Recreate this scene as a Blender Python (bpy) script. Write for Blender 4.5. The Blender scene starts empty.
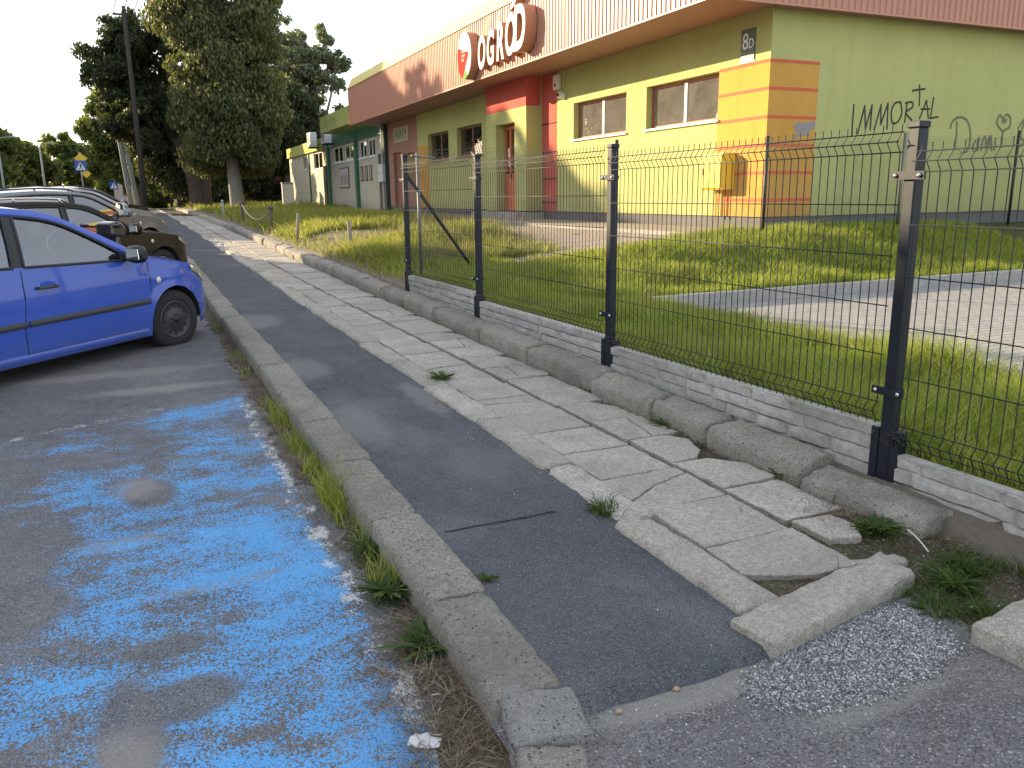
import bpy, bmesh, math, random
import numpy as np
from math import sin, cos, pi, radians, sqrt, hypot, atan2
from mathutils import Matrix, Vector, noise as mnoise
random.seed(7); RNG = np.random.default_rng(7)
scene = bpy.context.scene
COL = scene.collection

# ------------------------------------------------------------------ helpers
class MB:
    """collects vertices and faces of one mesh"""
    def __init__(s): s.v = []; s.f = []; s.mi = []; s.cur = 0
    def add(s, vs, fs):
        o = len(s.v); s.v.extend([tuple(p) for p in vs])
        for f in fs: s.f.append(tuple(i + o for i in f)); s.mi.append(s.cur)
    def box(s, x0, x1, y0, y1, z0, z1):
        s.add([(x0,y0,z0),(x1,y0,z0),(x1,y1,z0),(x0,y1,z0),(x0,y0,z1),(x1,y0,z1),(x1,y1,z1),(x0,y1,z1)],
              [(0,3,2,1),(4,5,6,7),(0,1,5,4),(1,2,6,5),(2,3,7,6),(3,0,4,7)])
    def quad(s, a, b, c, d): s.add([a,b,c,d], [(0,1,2,3)])
    def grid(s, P):
        n = len(P); m = len(P[0])
        s.add([p for r in P for p in r], [(i*m+j, i*m+j+1, (i+1)*m+j+1, (i+1)*m+j) for i in range(n-1) for j in range(m-1)])
    def tube(s, pts, r, seg=8, cap=True):
        pts = [Vector(p) for p in pts]; n = len(pts)
        rr = r if isinstance(r, (list, tuple)) else [r]*n
        base = len(s.v); ref = None; V = []
        for i, p in enumerate(pts):
            d = (pts[min(i+1,n-1)] - pts[max(i-1,0)])
            if d.length < 1e-9: d = Vector((0,0,1))
            d.normalize()
            if ref is None:
                ref = d.orthogonal().normalized()
            ref = (ref - d*ref.dot(d))
            if ref.length < 1e-6: ref = d.orthogonal()
            ref.normalize(); q = d.cross(ref)
            for k in range(seg):
                a = 2*pi*k/seg; V.append(p + (ref*cos(a) + q*sin(a))*rr[i])
        F = [(i*seg+k, i*seg+(k+1)%seg, (i+1)*seg+(k+1)%seg, (i+1)*seg+k) for i in range(n-1) for k in range(seg)]
        if cap: F += [tuple(range(seg))[::-1], tuple((n-1)*seg+k for k in range(seg))]
        s.add(V, F)
    def lathe(s, prof, seg=24, axis='z', c=(0,0,0), close=False):
        V = []; n = len(prof)
        for r, h in prof:
            for k in range(seg):
                a = 2*pi*k/seg
                if axis == 'z': p = (c[0]+r*cos(a), c[1]+r*sin(a), c[2]+h)
                elif axis == 'y': p = (c[0]+r*cos(a), c[1]+h, c[2]+r*sin(a))
                else: p = (c[0]+h, c[1]+r*cos(a), c[2]+r*sin(a))
                V.append(p)
        F = [(i*seg+k, i*seg+(k+1)%seg, (i+1)*seg+(k+1)%seg, (i+1)*seg+k) for i in range(n-1) for k in range(seg)]
        if close: F += [((n-1)*seg+k, (n-1)*seg+(k+1)%seg, (k+1)%seg, k) for k in range(seg)]
        s.add(V, F)
    def prism(s, poly, fn, h0, h1):
        """poly list of 2D points, fn(u,v,h)->3D"""
        n = len(poly)
        V = [fn(u, v, h0) for u, v in poly] + [fn(u, v, h1) for u, v in poly]
        s.add(V, [tuple(range(n))[::-1], tuple(range(n, 2*n))] + [(i, (i+1)%n, n+(i+1)%n, n+i) for i in range(n)])
    def build(s, name, mat, parent=None, smooth=False, loc=None):
        me = bpy.data.meshes.new(name); me.from_pydata(s.v, [], s.f); me.update()
        mats = mat if isinstance(mat, list) else [mat]
        for m in mats: me.materials.append(m)
        if len(mats) > 1:
            me.polygons.foreach_set('material_index', s.mi)
        if smooth: me.polygons.foreach_set('use_smooth', [True]*len(me.polygons))
        o = bpy.data.objects.new(name, me); COL.objects.link(o)
        if parent: o.parent = parent
        if loc: o.location = loc
        return o

def fixnormals(o, angle=None):
    bm = bmesh.new(); bm.from_mesh(o.data)
    bmesh.ops.recalc_face_normals(bm, faces=bm.faces); bm.to_mesh(o.data); bm.free()
    if angle is not None:
        o.data.polygons.foreach_set('use_smooth', [True]*len(o.data.polygons))
        o.data.set_sharp_from_angle(angle=radians(angle))
    return o
def bevel(o, w=0.01, seg=2, angle=35):
    m = o.modifiers.new('bevel', 'BEVEL'); m.width = w; m.segments = seg; m.limit_method = 'ANGLE'; m.angle_limit = radians(angle)
    return o
def np_mesh(name, V, F, mat, parent=None, smooth=False):
    """V (n,3) F (m,k) numpy"""
    me = bpy.data.meshes.new(name); k = F.shape[1]
    me.vertices.add(len(V)); me.vertices.foreach_set('co', V.astype(np.float32).ravel())
    me.loops.add(F.size); me.loops.foreach_set('vertex_index', F.astype(np.int32).ravel())
    me.polygons.add(len(F)); me.polygons.foreach_set('loop_start', np.arange(0, F.size, k, dtype=np.int32))
    me.polygons.foreach_set('loop_total', np.full(len(F), k, dtype=np.int32))
    me.materials.append(mat); me.update(calc_edges=True); me.validate()
    if smooth: me.polygons.foreach_set('use_smooth', [True]*len(me.polygons))
    o = bpy.data.objects.new(name, me); COL.objects.link(o)
    if parent: o.parent = parent
    return o
def tag(o, label=None, cat=None, group=None, kind=None):
    if label: o['label'] = label
    if cat: o['category'] = cat
    if group: o['group'] = group
    if kind: o['kind'] = kind
    return o
def empty(name, loc=(0,0,0), rz=0, label=None, cat=None, group=None):
    o = bpy.data.objects.new(name, None); COL.objects.link(o); o.location = loc; o.rotation_euler = (0,0,rz)
    o.empty_display_size = .1
    return tag(o, label, cat, group)
def struct(o): o['kind'] = 'structure'; return o
def copy_tree(o, parent=None):
    c = o.copy(); COL.objects.link(c)
    if parent: c.parent = parent
    for ch in list(o.children): copy_tree(ch, c)
    return c
def fbm(x, y, z=0, o=4, s=1.0):
    return mnoise.fractal(Vector((x*s, y*s, z*s)), 1.0, 2.0, o)

# ------------------------------------------------------------------ materials
def newmat(name):
    m = bpy.data.materials.new(name); m.use_nodes = True; nt = m.node_tree
    return m, nt, nt.nodes['Principled BSDF'], nt.nodes, nt.links
def C4(c): return (c[0], c[1], c[2], 1)
class N:
    """tiny node helper"""
    def __init__(s, nt): s.nt = nt; s.n = nt.nodes; s.l = nt.links
        
    def new(s, t, **k):
        x = s.n.new(t)
        for a, b in k.items(): setattr(x, a, b)
        return x
    def pos(s):
        g = s.new('ShaderNodeNewGeometry'); return g.outputs['Position']
    def obj(s):
        g = s.new('ShaderNodeTexCoord'); return g.outputs['Object']
    def noise(s, vec, scale, detail=4, rough=.55, dist=0.0, out=0):
        x = s.new('ShaderNodeTexNoise'); x.inputs['Scale'].default_value = scale; x.inputs['Detail'].default_value = detail
        x.inputs['Roughness'].default_value = rough; x.inputs['Distortion'].default_value = dist
        s.l.new(vec, x.inputs['Vector']); return x.outputs[out]
    def vor(s, vec, scale, feature='F1', out='Distance', rnd=1.0):
        x = s.new('ShaderNodeTexVoronoi', feature=feature); x.inputs['Scale'].default_value = scale
        x.inputs['Randomness'].default_value = rnd
        s.l.new(vec, x.inputs['Vector']); return x.outputs[out]
    def ramp(s, fac, stops, interp='LINEAR'):
        x = s.new('ShaderNodeValToRGB'); x.color_ramp.interpolation = interp; e = x.color_ramp.elements
        while len(e) < len(stops): e.new(.5)
        for i, (p, c) in enumerate(stops):
            e[i].position = p; e[i].color = C4(c) if not isinstance(c, (int, float)) else (c, c, c, 1)
        s.l.new(fac, x.inputs[0]); return x.outputs[0]
    def mix(s, fac, a, b, mode='MIX'):
        x = s.new('ShaderNodeMix', data_type='RGBA', blend_type=mode)
        for sock, v in ((0, fac), (6, a), (7, b)):
            if isinstance(v, (int, float)): x.inputs[sock].default_value = v if sock == 0 else (v, v, v, 1)
            elif isinstance(v, tuple): x.inputs[sock].default_value = C4(v)
            else: s.l.new(v, x.inputs[sock])
        return x.outputs[2]
    def math(s, op, a, b=None, c=None, clamp=False):
        x = s.new('ShaderNodeMath', operation=op); x.use_clamp = clamp
        for i, v in enumerate((a, b, c)):
            if v is None: continue
            if isinstance(v, (int, float)): x.inputs[i].default_value = v
            else: s.l.new(v, x.inputs[i])
        return x.outputs[0]
    def sep(s, vec):
        x = s.new('ShaderNodeSeparateXYZ'); s.l.new(vec, x.inputs[0]); return x.outputs
    def mapping(s, vec, scale=(1,1,1), rot=(0,0,0), loc=(0,0,0)):
        x = s.new('ShaderNodeMapping'); x.inputs['Scale'].default_value = scale; x.inputs['Rotation'].default_value = rot
        x.inputs['Location'].default_value = loc; s.l.new(vec, x.inputs[0]); return x.outputs[0]
    def bump(s, h, dist=.01, strength=1.0, normal=None):
        x = s.new('ShaderNodeBump'); x.inputs['Distance'].default_value = dist; x.inputs['Strength'].default_value = strength
        s.l.new(h, x.inputs['Height'])
        if normal: s.l.new(normal, x.inputs['Normal'])
        return x.outputs[0]
    def smooth(s, v, a, b):
        x = s.new('ShaderNodeMapRange', interpolation_type='SMOOTHSTEP'); x.inputs[1].default_value = a; x.inputs[2].default_value = b
        s.l.new(v, x.inputs[0]); return x.outputs[0]
def plain(name, col, rough=.6, metal=0, var=.12, scale=6, bump=0, coat=0, spec=.5, obj=True, bscale=None):
    m, nt, b, n, l = newmat(name); h = N(nt); v = h.obj() if obj else h.pos()
    f = h.noise(v, scale, 5); f2 = h.noise(v, scale*7, 3)
    c = h.mix(h.math('MULTIPLY', f, 1.0), tuple(x*(1-var) for x in col), tuple(min(1, x*(1+var)) for x in col))
    l.new(h.mix(h.math('MULTIPLY', f2, .25), c, tuple(x*(1-2*var) for x in col)), b.inputs['Base Color'])
    b.inputs['Roughness'].default_value = rough; b.inputs['Metallic'].default_value = metal
    b.inputs['Coat Weight'].default_value = coat; b.inputs['Coat Roughness'].default_value = .04
    b.inputs['Specular IOR Level'].default_value = spec
    if bump: l.new(h.bump(h.noise(v, bscale or scale*8, 4), bump), b.inputs['Normal'])
    return m
def asphalt(name, dark, light, dust=(.27,.25,.22), dusta=.4, grain=230, paint=False, patchy=1.0, chips=0, spots=()):
    m, nt, b, n, l = newmat(name); h = N(nt); p = h.pos()
    g = h.vor(p, grain, out='Color'); gs = h.sep(g)[0]
    big = h.noise(p, 1.3, 5, .6, .4)
    mid = h.noise(p, 9, 5, .65)
    c = h.mix(h.ramp(big, [(.3, 0.0), (.7, 1.0)]), dark, light)
    c = h.mix(h.math('MULTIPLY', h.ramp(mid, [(.35, 0.0), (.75, 1.0)]), .35*patchy), c, tuple(x*1.7 for x in light))
    d1 = h.noise(h.mapping(p, (1,.8,1), (0,0,.5), (7.3,2.2,0)), 1.7, 4, .5, .3)
    dm = h.math('MULTIPLY', h.ramp(d1, [(.52, 0.0), (.68, 1.0)]), dusta)
    c = h.mix(dm, c, dust)
    # aggregate speckle
    c = h.mix(h.math('MULTIPLY', h.ramp(gs, [(.0, 1.0), (.32, 0.0)]), .75), c, tuple(x*.25 for x in dark))
    c = h.mix(h.math('MULTIPLY', h.ramp(gs, [(.78, 0.0), (1.0, 1.0)]), .55), c, tuple(min(1, x*2.6) for x in light))
    if chips:
        cv = h.vor(p, 55); cc = h.sep(h.vor(p, 55, out='Color'))
        cm = h.math('MULTIPLY', h.ramp(cv, [(.22,1.0),(.30,0.0)]), h.ramp(cc[0], [(1-chips,0.0),(1-chips+.03,1.0)]))
        c = h.mix(h.math('MULTIPLY', cm, .75), c, h.mix(cc[1], (.22,.21,.20), (.50,.49,.47)))
    for (cx, cy, rx, ry, amt, sc_) in spots:
        q = h.mapping(p, (1,1,0), (0,0,0), (-cx,-cy,0)); q = h.mapping(q, (1/rx,1/ry,1))
        ln = h.new('ShaderNodeVectorMath', operation='LENGTH'); l.new(q, ln.inputs[0])
        dd = h.math('ADD', ln.outputs['Value'], h.math('MULTIPLY', h.math('SUBTRACT', h.noise(p, 9, 6, .7), .5), 1.4))
        c = h.mix(h.math('MULTIPLY', h.smooth(dd, 1.25, .6), amt), c, sc_)
    if paint:
        s = h.sep(p); X, Y = s[0], s[1]
        wob = h.math('MULTIPLY', h.math('SUBTRACT', h.noise(p, 5, 4), .5), .16)
        edge = h.smooth(h.math('ADD', X, wob), .68, .64)                       # kerb side limit
        far = h.smooth(h.math('ADD', h.math('MULTIPLY_ADD', X, -.35, Y), h.math('MULTIPLY', wob, 3)), 6.25, 6.0)
        pn = h.noise(h.mapping(p, (1,1.0,1), (0,0,.35), (3.1,1.7,0)), 1.5, 6, .62, .35)
        pn2 = h.noise(h.mapping(p, (.55,1.35,1), (0,0,-.6)), 7, 5, .68)
        bias = h.math('ADD', h.math('MULTIPLY', h.smooth(X, -1.0, .7), .075), h.math('MULTIPLY', h.smooth(Y, 6.2, 2.2), .03))
        v = h.math('ADD', h.math('ADD', h.math('MULTIPLY', pn, .62), h.math('MULTIPLY', pn2, .38)), bias)
        fine = h.math('MULTIPLY', h.math('SUBTRACT', h.sep(h.vor(p, 150, out='Color'))[1], .5), .16)
        fine2 = h.math('MULTIPLY', h.math('SUBTRACT', h.noise(p, 60, 3, .7), .5), .22)
        mask = h.smooth(h.math('ADD', h.math('ADD', v, fine), fine2), .562, .608)
        mask = h.math('MULTIPLY', h.math('MULTIPLY', mask, edge), far)
        # worn bare ovals and a pale dusty blotch, as in the place itself
        def oval(cx, cy, rx, ry, rot=0, soft=.25):
            q = h.mapping(p, (1,1,0), (0,0,0), (-cx,-cy,0)); q = h.mapping(q, (1/rx,1/ry,1), (0,0,rot))
            ln = h.new('ShaderNodeVectorMath', operation='LENGTH'); l.new(q, ln.inputs[0])
            dd = h.math('ADD', ln.outputs['Value'], h.math('MULTIPLY', h.math('SUBTRACT', h.noise(p, 6, 4), .5), .9))
            return h.smooth(dd, 1.0+soft, 1.0-soft)
        for (cx, cy, rx, ry) in ((.02,2.55,.17,.12), (-.15,2.4,.09,.33), (-.02,2.88,.16,.07), (-.03,4.5,.13,.2), (-.6,3.4,.25,.3)):
            mask = h.math('MULTIPLY', mask, h.math('SUBTRACT', 1.0, h.math('MULTIPLY', oval(cx,cy,rx,ry), .96)))
        for (cx, cy, rx, ry) in ((-.09,4.62,.11,.16), (-.16,2.28,.09,.16), (-.15,3.9,.17,.07), (.1,6.9,.5,.12), (.25,3.3,.3,.05), (-.3,7.6,.7,.14)):
            c = h.mix(h.math('MULTIPLY', oval(cx,cy,rx,ry,0,.6), .62), c, (.30,.275,.25))
        bl = h.mix(h.noise(p, 3.5, 4), (.095,.33,.68), (.14,.43,.80))
        bl = h.mix(h.math('MULTIPLY', h.ramp(gs, [(.0, 1.0), (.22, 0.0)]), .8), bl, (.03,.05,.09))
        # white line remnants: along the kerb edge and across the far end of the bay
        wl = h.math('MULTIPLY', h.smooth(h.math('ABSOLUTE', h.math('SUBTRACT', h.math('ADD', X, wob), .66)), .05, .03), h.smooth(Y, 6.6, 6.2))
        wl2 = h.math('MULTIPLY', h.smooth(h.math('ABSOLUTE', h.math('SUBTRACT', h.math('MULTIPLY_ADD', X, -.42, Y), 6.22)), .05, .03), h.smooth(X, .3, -.2))
        wm = h.math('MULTIPLY', h.math('MAXIMUM', wl, h.math('MULTIPLY', wl2, .8)), h.smooth(h.math('ADD', h.noise(p, 8, 5, .7), fine), .50, .60))
        c = h.mix(h.math('MULTIPLY', mask, .93), c, bl)
        c = h.mix(h.math('MULTIPLY', wm, .85), c, (.62,.63,.62))
    l.new(c, b.inputs['Base Color']); b.inputs['Roughness'].default_value = .88; b.inputs['Specular IOR Level'].default_value = .3
    hh = h.math('ADD', h.math('MULTIPLY', gs, .5), h.math('MULTIPLY', h.noise(p, 90, 3), .9))
    l.new(h.bump(hh, .0045, .9), b.inputs['Normal'])
    return m
def concrete(name, lo, hi, stain=(.16,.14,.115), pit=True, bump=.006, scale=1.0, moss=.25, speck=1.0):
    m, nt, b, n, l = newmat(name); h = N(nt); p = h.pos()
    f = h.noise(p, 4*scale, 6, .65, .3); g = h.noise(p, 45*scale, 5, .75); k = h.noise(p, 170*scale, 3, .7)
    c = h.mix(h.ramp(f, [(.3,0.0),(.7,1.0)]), lo, hi)
    c = h.mix(h.math('MULTIPLY', h.ramp(g, [(.42,1.0),(.55,0.0)]), .45), c, stain)
    c = h.mix(h.math('MULTIPLY', h.ramp(k, [(.52,0.0),(.68,1.0)]), .6*speck), c, tuple(min(1, x*1.45) for x in hi))
    c = h.mix(h.math('MULTIPLY', h.ramp(k, [(.34,1.0),(.46,0.0)]), .7*speck), c, tuple(x*.42 for x in lo))
    sp = h.sep(h.vor(p, 210*scale, out='Color'))[0]
    c = h.mix(h.math('MULTIPLY', h.ramp(sp, [(.0,1.0),(.16,0.0)]), .55*speck), c, tuple(x*.35 for x in lo))
    c = h.mix(h.math('MULTIPLY', h.ramp(h.noise(p, 2.3*scale, 5, .6, .2), [(.55,0.0),(.75,1.0)]), moss), c, (.15,.145,.10))
    if pit:
        v = h.vor(p, 52*scale); hole = h.ramp(v, [(.16,1.0),(.30,0.0)])
        gate = h.ramp(h.sep(h.vor(p, 52*scale, out='Color'))[0], [(.58,0.0),(.66,1.0)], 'LINEAR')
        hm = h.math('MULTIPLY', hole, gate)
        c = h.mix(h.math('MULTIPLY', hm, .8), c, tuple(x*.3 for x in lo))
    isl = h.new('ShaderNodeNewGeometry').outputs['Random Per Island']
    c = h.mix(h.math('MULTIPLY', isl, .42), c, tuple(x*.55 for x in lo))
    st = h.noise(h.mapping(p, (1,1,1), (0,0,0), (4,9,2)), 1.6*scale, 6, .7, .6)
    c = h.mix(h.math('MULTIPLY', h.ramp(st, [(.50,0.0),(.62,1.0)]), .38), c, tuple(x*.5 for x in lo))
    l.new(c, b.inputs['Base Color']); b.inputs['Roughness'].default_value = .93; b.inputs['Specular IOR Level'].default_value = .2
    hh = h.math('ADD', h.math('MULTIPLY', g, 1.0), h.math('MULTIPLY', k, .45))
    if pit: hh = h.math('SUBTRACT', hh, h.math('MULTIPLY', hm, .8))
    l.new(h.bump(hh, bump, 1.0), b.inputs['Normal'])
    return m
def soil(name, a=(.075,.058,.042), c2=(.17,.135,.10), green=0.0, gcol=(.06,.10,.025)):
    m, nt, b, n, l = newmat(name); h = N(nt); p = h.pos()
    f = h.noise(p, 3, 6, .6, .3); g = h.noise(p, 40, 6, .75); k = h.sep(h.vor(p, 120, out='Color'))[0]
    c = h.mix(h.ramp(f, [(.35,0.0),(.7,1.0)]), a, c2)
    c = h.mix(h.math('MULTIPLY', h.ramp(g, [(.4,1.0),(.6,0.0)]), .6), c, tuple(x*.45 for x in a))
    c = h.mix(h.math('MULTIPLY', h.ramp(k, [(.8,0.0),(1.0,1.0)]), .5), c, (.30,.27,.23))
    if green: c = h.mix(h.math('MULTIPLY', h.ramp(h.noise(p, 6, 5, .65), [(.45,0.0),(.6,1.0)]), green), c, gcol)
    l.new(c, b.inputs['Base Color']); b.inputs['Roughness'].default_value = .95; b.inputs['Specular IOR Level'].default_value = .15
    l.new(h.bump(h.math('ADD', g, h.math('MULTIPLY', k, .4)), .012, 1.0), b.inputs['Normal'])
    return m
def leafmat(name, stops, trans=.35, rough=.55, patch=None):
    m, nt, b, n, l = newmat(name); h = N(nt)
    r = h.new('ShaderNodeNewGeometry').outputs['Random Per Island']
    c = h.ramp(r, stops)
    if patch:
        c = h.mix(h.math('MULTIPLY', h.ramp(h.noise(h.pos(), patch[0], 5, .65), [(.48,0.0),(.64,1.0)]), .55), c, patch[1], 'MIX')
    l.new(c, b.inputs['Base Color']); b.inputs['Roughness'].default_value = rough; b.inputs['Specular IOR Level'].default_value = .25
    t = h.new('ShaderNodeBsdfTranslucent'); l.new(h.mix(.35, c, (.35,.42,.05), 'MIX'), t.inputs['Color'])
    mx = h.new('ShaderNodeMixShader'); mx.inputs[0].default_value = trans
    l.new(b.outputs[0], mx.inputs[1]); l.new(t.outputs[0], mx.inputs[2]); l.new(mx.outputs[0], n['Material Output'].inputs[0])
    return m
def glassmat(name, tint=(.75,.85,.85), refl=.12, rough=.02, dust=0.0, dustc=(.55,.50,.45)):
    m, nt, b, n, l = newmat(name); h = N(nt)
    tr = h.new('ShaderNodeBsdfTransparent'); tr.inputs[0].default_value = C4(tint)
    gl = h.new('ShaderNodeBsdfGlossy'); gl.inputs['Roughness'].default_value = rough
    fr = h.new('ShaderNodeFresnel'); fr.inputs[0].default_value = 1.5
    f = h.math('ADD', fr.outputs[0], refl, clamp=True)
    mx = h.new('ShaderNodeMixShader'); l.new(f, mx.inputs[0]); l.new(tr.outputs[0], mx.inputs[1]); l.new(gl.outputs[0], mx.inputs[2])
    if dust:
        df = h.new('ShaderNodeBsdfDiffuse'); df.inputs[0].default_value = C4(dustc); m2 = h.new('ShaderNodeMixShader')
        dn = h.math('MULTIPLY', h.ramp(h.noise(h.obj(), 2.5, 5, .65), [(.3,.6),(.7,1.0)]), dust)
        l.new(dn, m2.inputs[0]); l.new(mx.outputs[0], m2.inputs[1]); l.new(df.outputs[0], m2.inputs[2]); l.new(m2.outputs[0], n['Material Output'].inputs[0])
    else: l.new(mx.outputs[0], n['Material Output'].inputs[0])
    return m
def brickpaver(name, sx, sy, cols, mortar, rot=0, bump=.004):
    m, nt, b, n, l = newmat(name); h = N(nt); p = h.mapping(h.pos(), (1,1,0), (0,0,rot))
    t = h.new('ShaderNodeTexBrick'); t.inputs['Scale'].default_value = 1.0; t.inputs['Brick Width'].default_value = sx
    t.inputs['Row Height'].default_value = sy; t.inputs['Mortar Size'].default_value = .006; t.inputs['Color1'].default_value = C4(cols[0])
    t.inputs['Color2'].default_value = C4(cols[1]); t.inputs['Mortar'].default_value = C4(mortar); l.new(p, t.inputs[0])
    f = h.noise(h.pos(), 1.2, 5, .6); g = h.noise(h.pos(), 60, 4, .7)
    c = h.mix(h.math('MULTIPLY', f, .5), t.outputs[0], tuple(x*.6 for x in cols[0]))
    c = h.mix(h.math('MULTIPLY', h.ramp(g, [(.4,1.0),(.6,0.0)]), .3), c, mortar)
    l.new(c, b.inputs['Base Color']); b.inputs['Roughness'].default_value = .9
    l.new(h.bump(h.math('ADD', h.math('SUBTRACT', 1.0, t.outputs['Fac']), h.math('MULTIPLY', g, .3)), bump), b.inputs['Normal'])
    return m

# ------------------------------------------------------------------ heights
def h(Y):
    if Y < -20: return -.4
    if Y < 25: return .02*Y
    if Y < 60: return .5 + .02*(Y-25) - .02*(Y-25)**2/70
    return .85
def sm(x, a, b):
    t = min(1, max(0, (x-a)/(b-a))); return t*t*(3-2*t)
def T(X, Y):
    """soil height right of the footpath"""
    t0 = min(.275 + h(Y), 1.12)
    w = min(1, max(0, (X-3.4)/5.2))*sm(Y, 7.9, 9.9)
    t = t0 + max(0, .985 - t0)*w
    if Y > 11.5:   # low grass mound beside the path
        t += .22*sm(X, 3.3, 4.4)*sm(X, 8.0, 5.6)*sm(Y, 11.5, 14)*sm(Y, 34, 26)*(1 - .85*math.exp(-((Y-16.8)/1.7)**2))
    return t
PATH = .12
# ------------------------------------------------------------------ the ground
M = {}
M['parking'] = asphalt('parking_asphalt', (.10,.10,.108), (.145,.145,.152), paint=True, dusta=.30)
M['path'] = asphalt('path_asphalt', (.062,.065,.074), (.098,.101,.112), dust=(.19,.185,.175), dusta=.45, grain=260, patchy=.6, spots=[(1.2,4.9,.16,.5,.45,(.26,.25,.24)),(1.2,6.6,.2,.4,.4,(.26,.25,.24)),(1.78,5.3,.1,.5,.5,(.24,.23,.22)),(1.15,9.2,.3,.5,.45,(.26,.25,.24)),(1.6,3.9,.2,.3,.25,(.22,.21,.21))])
M['drive'] = asphalt('drive_asphalt', (.105,.10,.10), (.155,.15,.145), dust=(.25,.235,.21), dusta=.45, grain=190, chips=.2, spots=[(1.45,1.76,.42,.065,.55,(.30,.285,.25)),(1.9,1.5,.3,.06,.4,(.28,.27,.24)),(1.0,1.3,.12,.1,.5,(.3,.29,.27))])
M['kerb'] = concrete('kerb_concrete', (.33,.305,.26), (.50,.47,.41), bump=.018)
M['slab'] = concrete('slab_concrete', (.43,.395,.34), (.58,.54,.475), pit=False, bump=.007, moss=.25)
M['soil'] = soil('soil', green=.35)
M['dirt'] = soil('dirt', (.085,.068,.052), (.20,.165,.13))
M['lawnsoil'] = soil('lawn_soil', (.06,.055,.03), (.12,.10,.06), green=.9, gcol=(.055,.10,.02))
M['sand'] = soil('sandy_soil', (.20,.17,.13), (.34,.29,.23))

def sheet(name, xs, ys, zf, mat, smooth=True):
    g = MB(); g.grid([[(x, y, zf(x, y)) for x in xs] for y in ys]); o = g.build(name, mat, smooth=smooth); return struct(o)
def arange(a, b, s): return list(np.arange(a, b + s*.5, s))

# wide terrain
gx = [-700,-300,-120,-60,-30,-15,-8,-4,-2,0,1,2,2.6,2.86] + arange(3.05, 9.6, .22) + arange(10, 20, .6) + [22,26,32,40,60,120,300,700]
gy = [-80,-40,-20,-10,-5,-2,0,.8] + arange(1.2, 12.2, .2) + arange(12.5, 40, .45) + [42,45,48,52,56,60,70,85,110,150,220,400,900]
def zg(x, y):
    if x < 3.0: return h(y) - .05
    if -2 < y < 2.7:
        pass
    z = T(x, y) + .018*fbm(x, y, 0, 3, 1.3)*(1 if x < 12 else 0)
    # inside the car park the soil drops below the pavers
    if 5.14 < x < 20 and -6 < y < 7.75: z = min(z, .08 + h(y))
    if x < 3.16: z = h(y) + .17 + .03*fbm(x, y, 3, 3, 4)
    return z
g = MB(); g.grid([[(x, y, zg(x, y)) for x in gx] for y in gy])
# soil material with sandy trodden places
m, nt, b, n, l = newmat('terrain'); hh = N(nt); p = hh.pos(); s = hh.sep(p)
f = hh.noise(p, 3, 6, .6, .3); gg = hh.noise(p, 40, 6, .75); k = hh.sep(hh.vor(p, 120, out='Color'))[0]
c = hh.mix(hh.ramp(f, [(.35,0.0),(.7,1.0)]), (.05,.05,.025), (.11,.10,.055))
c = hh.mix(hh.math('MULTIPLY', hh.ramp(hh.noise(p, 5, 5, .65), [(.4,0.0),(.55,1.0)]), .8), c, (.06,.095,.022))
sand = hh.mix(f, (.17,.14,.105), (.33,.28,.22)); sand = hh.mix(hh.math('MULTIPLY', hh.ramp(gg, [(.4,1.0),(.6,0.0)]), .4), sand, (.10,.08,.06))
wob = hh.math('MULTIPLY', hh.math('SUBTRACT', hh.noise(p, 2.2, 5, .6), .5), 1.6)
def band(v, a, b2, soft): # 1 inside a..b2
    return hh.math('MULTIPLY', hh.smooth(v, a-soft, a+soft), hh.smooth(v, b2+soft, b2-soft))
edge = hh.smooth(hh.math('ADD', s[0], hh.math('MULTIPLY', wob, .45)), 3.62, 3.35)        # strip beside the kerb
edge = hh.math('MULTIPLY', edge, hh.smooth(s[1], 9.6, 10.2))
trk = hh.math('MULTIPLY', band(hh.math('ADD', s[1], hh.math('MULTIPLY', wob, .5)), 14.9, 18.5, .3), hh.smooth(s[0], 5.9, 4.9))
corner = hh.math('MULTIPLY', band(hh.math('ADD', s[1], hh.math('MULTIPLY', wob, .5)), 9.9, 12.2, .3), hh.smooth(hh.math('ADD', s[0], wob), 4.3, 3.9))
msk = hh.math('MAXIMUM', hh.math('MAXIMUM', edge, trk), corner)
c = hh.mix(msk, c, sand)
near = hh.smooth(s[0], 3.24, 3.2)
c = hh.mix(near, c, hh.mix(gg, (.10,.085,.065), (.24,.21,.175)))
l.new(c, b.inputs['Base Color']); b.inputs['Roughness'].default_value = .95; b.inputs['Specular IOR Level'].default_value = .15
l.new(hh.bump(hh.math('ADD', gg, hh.math('MULTIPLY', k, .4)), .012, 1.0), b.inputs['Normal'])
struct(g.build('ground', m, smooth=True))

# parking asphalt
py = [-12,-6,-3,-1,0] + arange(1, 12, .5) + arange(13, 60, 2) + [70,90,120,160,220]
sheet('parking_lot', [-34,-12,-5,-2,0,.84], py, lambda x, y: h(y), M['parking'])
sheet('street', [-60,-34], py, lambda x, y: h(y)+.004, M['parking'])
# footpath asphalt: slightly uneven, frayed where dust lies
sheet('footpath', arange(1.0, 1.90, .1), arange(1.86, 30, .12)+arange(31, 60, 1)+[70,90,120,160], lambda x, y: h(y)+PATH+.004*fbm(x, y, 2, 3, 1.2)-.004*(1 if abs(y-3.11) < .03 else 0), M['path'])
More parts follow.
